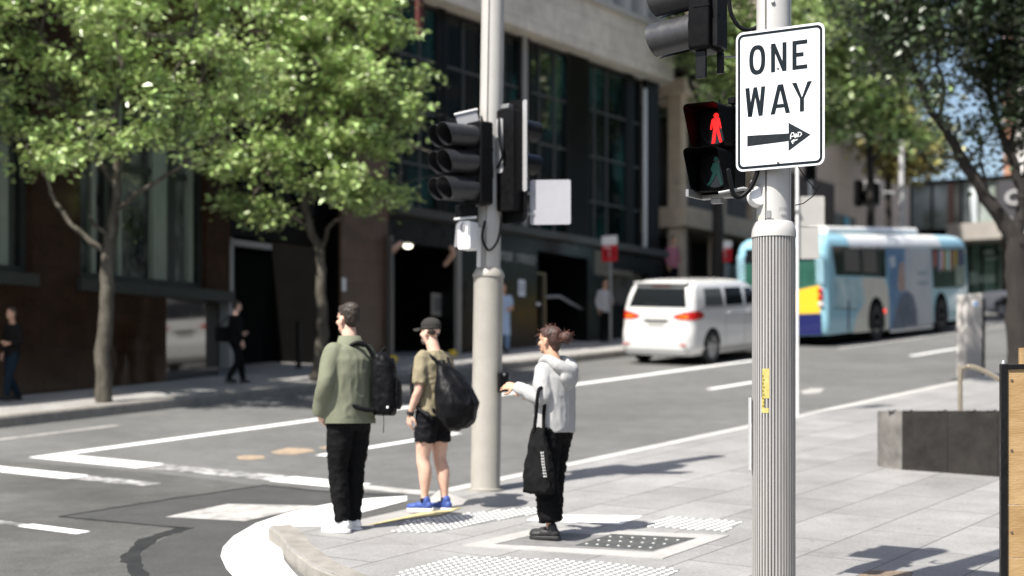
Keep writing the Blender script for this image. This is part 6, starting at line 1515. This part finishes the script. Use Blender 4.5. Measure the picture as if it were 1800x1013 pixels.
# ---- distant signal and lamp post above the bus
q = G(1585, 560, ROAD); Dq = 56; b = VD(1585, 590, Dq); b.z = .1 * Dq + ROAD
lpz = lambda py: CAMZ + Dq * (730 - py) / FPX - b.z
lm = thing('lamp_post', 'slim grey lamp post with a long side arm above the bus roof', 'lamp post', b)
mb = MB(); mb.lathe([(.13, 0), (.10, 2), (.085, lpz(226))], 14); mb.build('post', mat('post_grey', (.50, .50, .50), .5), lm)
mb = MB(); e1 = VD(1494, 238, Dq) - b; mb.tube([Vector((0, 0, lpz(247))), e1], [.05, .03], 8); mb.build('arm', MATS['post_grey'], lm)
mb = MB(); mb.tube([Vector((0, 0, lpz(340))), VD(1545, 338, Dq) - b], .04, 8); mb.build('bracket', MATS['post_grey'], lm)
for k, (xa, xb, ya, yb, lb_) in enumerate(((1504, 1517, 322, 360, 'small black signal, left of the pair hanging over the bus'), (1521, 1545, 322, 360, 'wide black signal, right of the pair hanging over the bus'))):
    c = VD((xa + xb) / 2, yb, Dq - .3); w_ = (xb - xa) / FPX * Dq / 2; h_ = (yb - ya) / FPX * Dq
    r_ = thing('traffic_signal', lb_, 'traffic signal', Matrix.Translation(c))
    mb = MB(); mb.rbox(-w_, w_, -.12, .12, 0, h_, .1, axis='y'); mb.build('housing', M_black, r_)
    mb = MB(); mb.rbox(-w_ * 1.25, w_ * 1.25, .125, .14, -.05, h_ + .12, .1, axis='y'); mb.build('backing_board', mat('board_grey', (.3, .3, .3), .6) if k else M_black, r_)
    for i in range(3): mb = MB(); lantern_visor(mb, Vector((0, -.12, h_ * (i + .5) / 3)), Vector((0, -1, 0)), Vector((0, 0, 1)), min(w_ * .8, h_ / 7), .22); mb.build('visor', M_black, r_, smooth=40)
Dq2 = 44; c = VD(1424, 318, Dq2)
r_ = thing('traffic_signal', 'small black signal just right of the one way sign lower corner', 'traffic signal', Matrix.Translation(Vector((c.x, Dq2, .1 * Dq2 + ROAD))))
zc = c.z - (.1 * Dq2 + ROAD)
mb = MB(); mb.rbox(-.14, .14, -.1, .1, zc, zc + .42, .04, axis='y'); mb.build('housing', M_black, r_)
mb = MB(); lantern_visor(mb, Vector((0, -.1, zc + .12)), Vector((0, -1, 0)), Vector((0, 0, 1)), .09, .2); lantern_visor(mb, Vector((0, -.1, zc + .31)), Vector((0, -1, 0)), Vector((0, 0, 1)), .09, .2); mb.build('visor', M_black, r_, smooth=40)
mb = MB(); mb.lathe([(.05, 0), (.05, zc)], 10); mb.build('post', MATS['post_grey'], r_)
# ================================================================== trees
M_bark = mat('bark', (.042, .037, .029), .9, col2=(.135, .122, .10), scale=9, spec=.1, stretch=(1, 1, .35), bump=.8, bscale=22)
M_barkd = mat('bark_dark', (.018, .0145, .012), .9, var=.4, scale=8, stretch=(1, 1, .3), bump=.8, bscale=22)
def leafmat(nm, c): return mat(nm, c, .40, island=.62, trans=.10, spec=1.0)
M_leaf = leafmat('leaf_fresh', (.33, .44, .15))
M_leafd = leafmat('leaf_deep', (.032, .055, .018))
M_leafm = leafmat('leaf_mid', (.27, .36, .125))
M_leafy = leafmat('leaf_golden', (.32, .29, .10))
def crown(name, blobs, parent, o, m, leaf=.13, per=70, dens=1.0, spread=.2, seed=1):
    rg = random.Random(seed); vs = []; fs = []
    for bx in blobs:
        c, r = bx[0], bx[1]; k = bx[2] if len(bx) > 2 else 1.0
        rr_ = r if isinstance(r, tuple) else (r, r, r * .8)
        ncl = max(3, int(26 * dens * k * (rr_[0] * rr_[1] * rr_[2]) ** .62))
        for _ in range(ncl):
            while True:
                d = Vector((rg.uniform(-1, 1), rg.uniform(-1, 1), rg.uniform(-1, 1)))
                if .25 < d.length < 1: break
            d = d.normalized() * (d.length ** .45)
            cc = c + Vector((d.x * rr_[0], d.y * rr_[1], d.z * rr_[2]))
            sp_ = spread * rg.uniform(.6, 1.35); n_ = int(per * rg.uniform(.5, 1.3))
            axis = Vector((rg.gauss(0, 1), rg.gauss(0, 1), rg.gauss(-.25, .35))).normalized()
            for _ in range(n_):
                q = cc + Vector((rg.gauss(0, 1) * sp_, rg.gauss(0, 1) * sp_, rg.gauss(0, 1) * sp_ * .6)) + axis * rg.uniform(-.2, .2)
                L = leaf * rg.uniform(.6, 1.25); w = L * rg.uniform(.24, .36)
                t = Vector((rg.gauss(0, 1), rg.gauss(0, 1), rg.gauss(-.28, .42))).normalized()
                nn = Vector((rg.gauss(0, .6), rg.gauss(0, .6), 1)); b = t.cross(nn)
                if b.length < .05: continue
                b.normalize(); up = b.cross(t) * (w * .35)
                i = len(vs); q = q - o
                vs += [q, q + t * L * .45 + b * w + up, q + t * L, q + t * L * .45 - b * w + up]
                fs += [(i, i + 1, i + 2), (i, i + 2, i + 3)]
    me = bpy.data.meshes.new(name); me.from_pydata([tuple(v) for v in vs], [], fs); me.materials.append(m); me.update()
    ob_ = bpy.data.objects.new(name, me); COL.objects.link(ob_); ob_.parent = parent
    return ob_
def jag(pts, n=5, a=.03, seed=3):
    rg = random.Random(seed); out = []
    for i in range(len(pts) - 1):
        for k in range(n): out.append(pts[i].lerp(pts[i + 1], k / n) + Vector((rg.gauss(0, a), rg.gauss(0, a), 0)))
    return out + [pts[-1]]
def tree(label, base, limbs, blobs, D, lm, bark, leaf=.13, per=70, dens=1.0, seed=1, spread=.2, group=None, name='street_tree', twig=True):
    r = thing(name, label, 'tree', base, group); o = base; rg = random.Random(seed + 50)
    mb = MB()
    for pts, r0, r1 in limbs:
        q = jag([p - o for p in pts], 5, .012, seed); n_ = len(q)
        mb.tube(q, [r0 + (r1 - r0) * i / (n_ - 1) * 1.0 for i in range(n_)], 10)
    ends = [l[0][-1] for l in limbs] + [l[0][len(l[0]) // 2] for l in limbs]
    if twig:
        for b in blobs:
            e = min(ends, key=lambda p: (p - b[0]).length); a = e - o; c = b[0] - o
            mid = a.lerp(c, .5) + Vector((rg.gauss(0, .12), rg.gauss(0, .12), .1)); mb.tube(jag([a, mid, c], 4, .02, seed), [.035 - .024 * i / 8 for i in range(9)], 6)
            for _ in range(3):
                e2 = c + Vector((rg.gauss(0, .5), rg.gauss(0, .5), rg.gauss(.1, .4))); mb.tube([mid.lerp(c, rg.random()), e2], [.014, .005], 5)
    mb.build('trunk', bark, r, smooth=60)
    crown('crown', blobs, r, o, lm, leaf, per, dens, spread, seed)
    return r
def VB(lst, D): return [(VD(px, py, D + rnd.uniform(-.35, .35) + (b[0] if b else 0)), rr_, *(b[1:] if len(b) > 1 else ())) for px, py, rr_, *b in lst]
GT = 'street trees along the far pavement'
b1 = P(17.31, 18.02, FARP); D1 = b1.y
tree('street tree with a mottled forked trunk in front of the green framed windows', b1,
     [([b1, VD(180, 620, D1), VD(188, 540, D1), VD(190, 450, D1), VD(200, 380, D1)], .125, .085), ([VD(200, 390, D1), VD(207, 300, D1 - .1), VD(203, 210, D1 - .2), VD(215, 110, D1)], .075, .03),
      ([VD(191, 450, D1), VD(160, 425, D1), VD(125, 395, D1), VD(90, 340, D1 + .2), VD(60, 250, D1 + .3)], .05, .02), ([VD(196, 420, D1), VD(165, 395, D1 - .2), VD(156, 380, D1 - .3)], .04, .02),
      ([VD(204, 370, D1), VD(240, 340, D1 - .3), VD(330, 285, D1 - .6), VD(370, 250, D1 - .8)], .04, .018), ([VD(207, 330, D1), VD(150, 260, D1), VD(100, 170, D1 + .2)], .045, .02), ([VD(205, 250, D1), VD(280, 170, D1 - .5), VD(330, 90, D1 - .6)], .04, .02)],
     VB([(60, 30, .95), (150, 105, .8), (250, 60, .85, -.5), (350, 150, .75, -1), (265, 195, .5, -.9), (120, 190, .5), (20, 150, .75, .5), (108, 270, .28, -.3), (195, 238, .34, -.6), (410, 60, .8, -.5), (330, -60, .9), (160, -60, 1.0), (0, -50, .9), (300, 255, .3, -.7, .7), (40, 260, .4, .3, .7), (400, 230, .4, -.3, .8)], D1), D1, M_leaf, M_bark, leaf=.125, per=125, dens=.72, spread=.15, seed=4, group=GT)
b2 = P(21.97, 17.98, FARP); D2 = b2.y
tree('street tree with a slender bent trunk beside the dark doorway', b2,
     [([b2, VD(568, 590, D2), VD(566, 500, D2), VD(563, 440, D2), VD(545, 405, D2), VD(530, 330, D2), VD(520, 240, D2)], .105, .045), ([VD(563, 440, D2), VD(580, 395, D2), VD(620, 370, D2 - .2), VD(680, 330, D2 - .3)], .04, .02),
      ([VD(535, 360, D2), VD(590, 270, D2 - .3), VD(640, 170, D2 - .4), VD(660, 80, D2 - .2)], .05, .02), ([VD(525, 280, D2), VD(480, 180, D2), VD(470, 80, D2)], .04, .02), ([VD(520, 250, D2), VD(560, 120, D2 - .3)], .04, .02), ([VD(590, 280, D2 - .3), VD(680, 220, D2 - .5)], .03, .015)],
     VB([(480, 50, .95), (560, 110, .9, -.5), (620, 180, .85, -.7), (510, 215, .9, -.4), (672, 185, .6, -.5), (708, 150, .25, -.3), (695, 250, .38, -.5), (560, 290, .75, -.3), (640, 275, .65, -.5), (460, 300, .6), (630, 60, .75), (430, 140, .8), (610, 345, .32, -.2), (540, -50, 1.0), (640, -40, .7, .3), (500, 370, .35, 0, .7), (400, 260, .5, .2, .8), (680, 330, .26, -.3), (430, 370, .35, .2, .6), (722, 205, .2, -.4)], D2), D2, M_leaf, M_bark, leaf=.13, per=125, dens=.78, spread=.16, seed=9, group=GT)
s3 = TS(1262, 18.5); b3 = P(s3, 18.5, FARP); D3 = b3.y
tree('street tree between the sandstone building and the ribbed pole, trunk behind the van', b3,
     [([b3, VD(1262, 480, D3), VD(1261, 330, D3), VD(1258, 200, D3), VD(1275, 60, D3)], .19, .07), ([VD(1259, 240, D3), VD(1215, 150, D3), VD(1190, 60, D3)], .08, .03), ([VD(1260, 200, D3), VD(1320, 100, D3), VD(1350, 20, D3)], .08, .03)],
     VB([(1262, 70, .9, -.8), (1290, 150, .7, -.8), (1250, 0, .9), (1330, 50, .9), (1340, 150, .8), (1390, 60, .8), (1300, -60, 1.0), (1270, 215, .45, -.4), (1400, 150, .6)], D3), D3, M_leafm, M_barkd, leaf=.2, per=55, dens=1.3, seed=13, spread=.28, group=GT)
s5 = TS(1205, 22); b5 = P(s5 + 4, 21.2, FARP); D5 = 47
tree('dark green tree rising over the sandstone balconies', Vector((VD(1205, 500, D5).x, D5, .1 * D5)),
     [([Vector((VD(1205, 500, D5).x, D5, .1 * D5)), VD(1205, 350, D5), VD(1200, 220, D5), VD(1210, 120, D5)], .2, .08), ([VD(1203, 260, D5), VD(1170, 170, D5)], .08, .03), ([VD(1203, 240, D5), VD(1245, 180, D5)], .08, .03)],
     VB([(1200, 120, 1.2), (1180, 190, .9), (1225, 200, .8), (1160, 110, 1.0), (1240, 120, 1.0), (1200, 50, 1.1), (1205, 255, .5)], D5), D5, M_leafd, M_barkd, leaf=.22, per=60, dens=1.2, seed=17, spread=.3)
s4 = TS(1530, 18.6); b4 = P(s4, 18.6, FARP); D4 = b4.y
tree('tall street tree with a thin dark trunk rising behind the bus roof', b4,
     [([b4, VD(1531, 480, D4), VD(1530, 330, D4), VD(1528, 200, D4), VD(1535, 60, D4)], .16, .07), ([VD(1529, 250, D4), VD(1480, 170, D4), VD(1450, 80, D4)], .08, .03), ([VD(1529, 230, D4), VD(1580, 150, D4), VD(1610, 80, D4)], .08, .03), ([VD(1529, 290, D4), VD(1560, 250, D4), VD(1600, 220, D4)], .06, .03)],
     VB([(1470, 40, 1.2, -.5), (1450, 130, 1.0, -.5), (1500, 150, 1.0, -.5), (1540, 70, 1.2), (1590, 150, .9, -.4), (1560, 220, .7), (1440, 220, .6), (1490, 215, .5), (1600, 60, .9), (1500, -40, 1.3), (1430, 10, 1.0), (1600, 240, .5, -.3)], D4), D4, M_leafm, M_barkd, leaf=.26, per=55, dens=1.15, seed=21, spread=.34, group=GT)
D6 = 63
b6 = Vector((VD(1560, 500, D6).x, D6, .1 * D6))
tree('golden leaved tree in front of the glass pavilion', b6,
     [([b6, VD(1562, 400, D6), VD(1560, 300, D6), VD(1565, 220, D6)], .16, .07), ([VD(1561, 300, D6), VD(1600, 250, D6)], .07, .03), ([VD(1561, 310, D6), VD(1540, 255, D6)], .06, .03)],
     VB([(1560, 255, .9), (1600, 270, .8), (1545, 230, .8), (1630, 255, .8), (1585, 220, .9), (1615, 295, .45), (1572, 300, .45), (1540, 290, .4)], D6), D6, M_leafy, M_barkd, leaf=.3, per=46, dens=1.0, seed=25, spread=.32)
# near right tree: dark limbs over the pavement
b7 = P(26.6, 7.65, 0); D7 = b7.y
tree('large dark street tree on the right with a spreading limb', b7,
     [([b7 - Vector((0, 0, .05)), VD(1796, 600, D7), VD(1792, 500, D7), VD(1788, 415, D7)], .25, .19), ([VD(1790, 430, D7), VD(1752, 372, D7), VD(1708, 305, D7), VD(1668, 240, D7), VD(1632, 190, D7 - .2), VD(1600, 100, D7 - .2)], .135, .035),
      ([VD(1789, 420, D7), VD(1800, 340, D7), VD(1776, 270, D7), VD(1752, 215, D7 + .2), VD(1725, 130, D7 + .3), VD(1700, 40, D7)], .10, .03), ([VD(1798, 350, D7), VD(1822, 230, D7), VD(1835, 80, D7)], .10, .04), ([VD(1738, 350, D7), VD(1728, 300, D7), VD(1722, 250, D7 + .1)], .035, .018),
      ([VD(1776, 270, D7), VD(1790, 180, D7), VD(1780, 80, D7)], .05, .02), ([VD(1652, 215, D7), VD(1660, 150, D7), VD(1640, 60, D7)], .045, .02), ([VD(1765, 240, D7), VD(1800, 210, D7 - .3)], .03, .012)],
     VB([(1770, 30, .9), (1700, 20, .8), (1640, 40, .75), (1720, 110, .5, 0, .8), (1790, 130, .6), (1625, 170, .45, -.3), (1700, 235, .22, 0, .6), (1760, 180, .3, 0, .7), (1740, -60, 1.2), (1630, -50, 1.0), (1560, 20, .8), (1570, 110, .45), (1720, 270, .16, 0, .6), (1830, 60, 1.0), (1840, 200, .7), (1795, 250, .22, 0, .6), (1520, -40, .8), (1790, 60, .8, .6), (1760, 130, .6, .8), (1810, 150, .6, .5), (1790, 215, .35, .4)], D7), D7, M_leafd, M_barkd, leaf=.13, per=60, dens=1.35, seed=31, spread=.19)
# ================================================================== light, sky, camera
el = R(SUN_EL); azx, azy = SUN_AZ
n_ = math.hypot(azx, azy); azx /= n_; azy /= n_
to_sun = Vector((azx * math.cos(el), azy * math.cos(el), math.sin(el)))
w = bpy.data.worlds.new('World'); SC.world = w; w.use_nodes = True
nt = w.node_tree; bgn = nt.nodes['Background']
sky = nt.nodes.new('ShaderNodeTexSky'); sky.sky_type = 'NISHITA'; sky.sun_disc = False
sky.sun_elevation = el; sky.sun_rotation = math.atan2(azx, azy) % (2 * math.pi); sky.dust_density = 2.4; sky.air_density = 1.0
nt.links.new(sky.outputs[0], bgn.inputs['Color']); bgn.inputs['Strength'].default_value = SKY_STR
sl = bpy.data.lights.new('sun', 'SUN'); sl.energy = SUN_STR; sl.angle = R(.53); sl.color = (1, .957, .89)
so_ = bpy.data.objects.new('sun', sl); COL.objects.link(so_); so_.rotation_euler = to_sun.to_track_quat('Z', 'Y').to_euler(); so_.location = (0, 0, 60)
cam = bpy.data.cameras.new('camera'); co = bpy.data.objects.new('camera', cam); COL.objects.link(co); SC.camera = co
co.location = (0, 0, CAMZ); co.rotation_euler = (R(90), 0, 0)
cam.sensor_width = 36; cam.lens = 60; cam.shift_y = (730 - 506.5) / 1800; cam.clip_end = 4000; cam.clip_start = .1
cam.dof.use_dof = True; cam.dof.focus_distance = 10.25; cam.dof.aperture_fstop = 1.35; cam.dof.aperture_blades = 9
SC.view_settings.view_transform = 'Standard'; SC.view_settings.look = 'None'; SC.view_settings.gamma = 1; SC.view_settings.exposure = EXPO
SC.cycles.use_denoising = True; SC.cycles.denoiser = 'OPENIMAGEDENOISE'
SC.cycles.max_bounces = 8; SC.cycles.diffuse_bounces = 3; SC.cycles.glossy_bounces = 4; SC.cycles.sample_clamp_indirect = 6
SC.cycles.use_adaptive_sampling = False
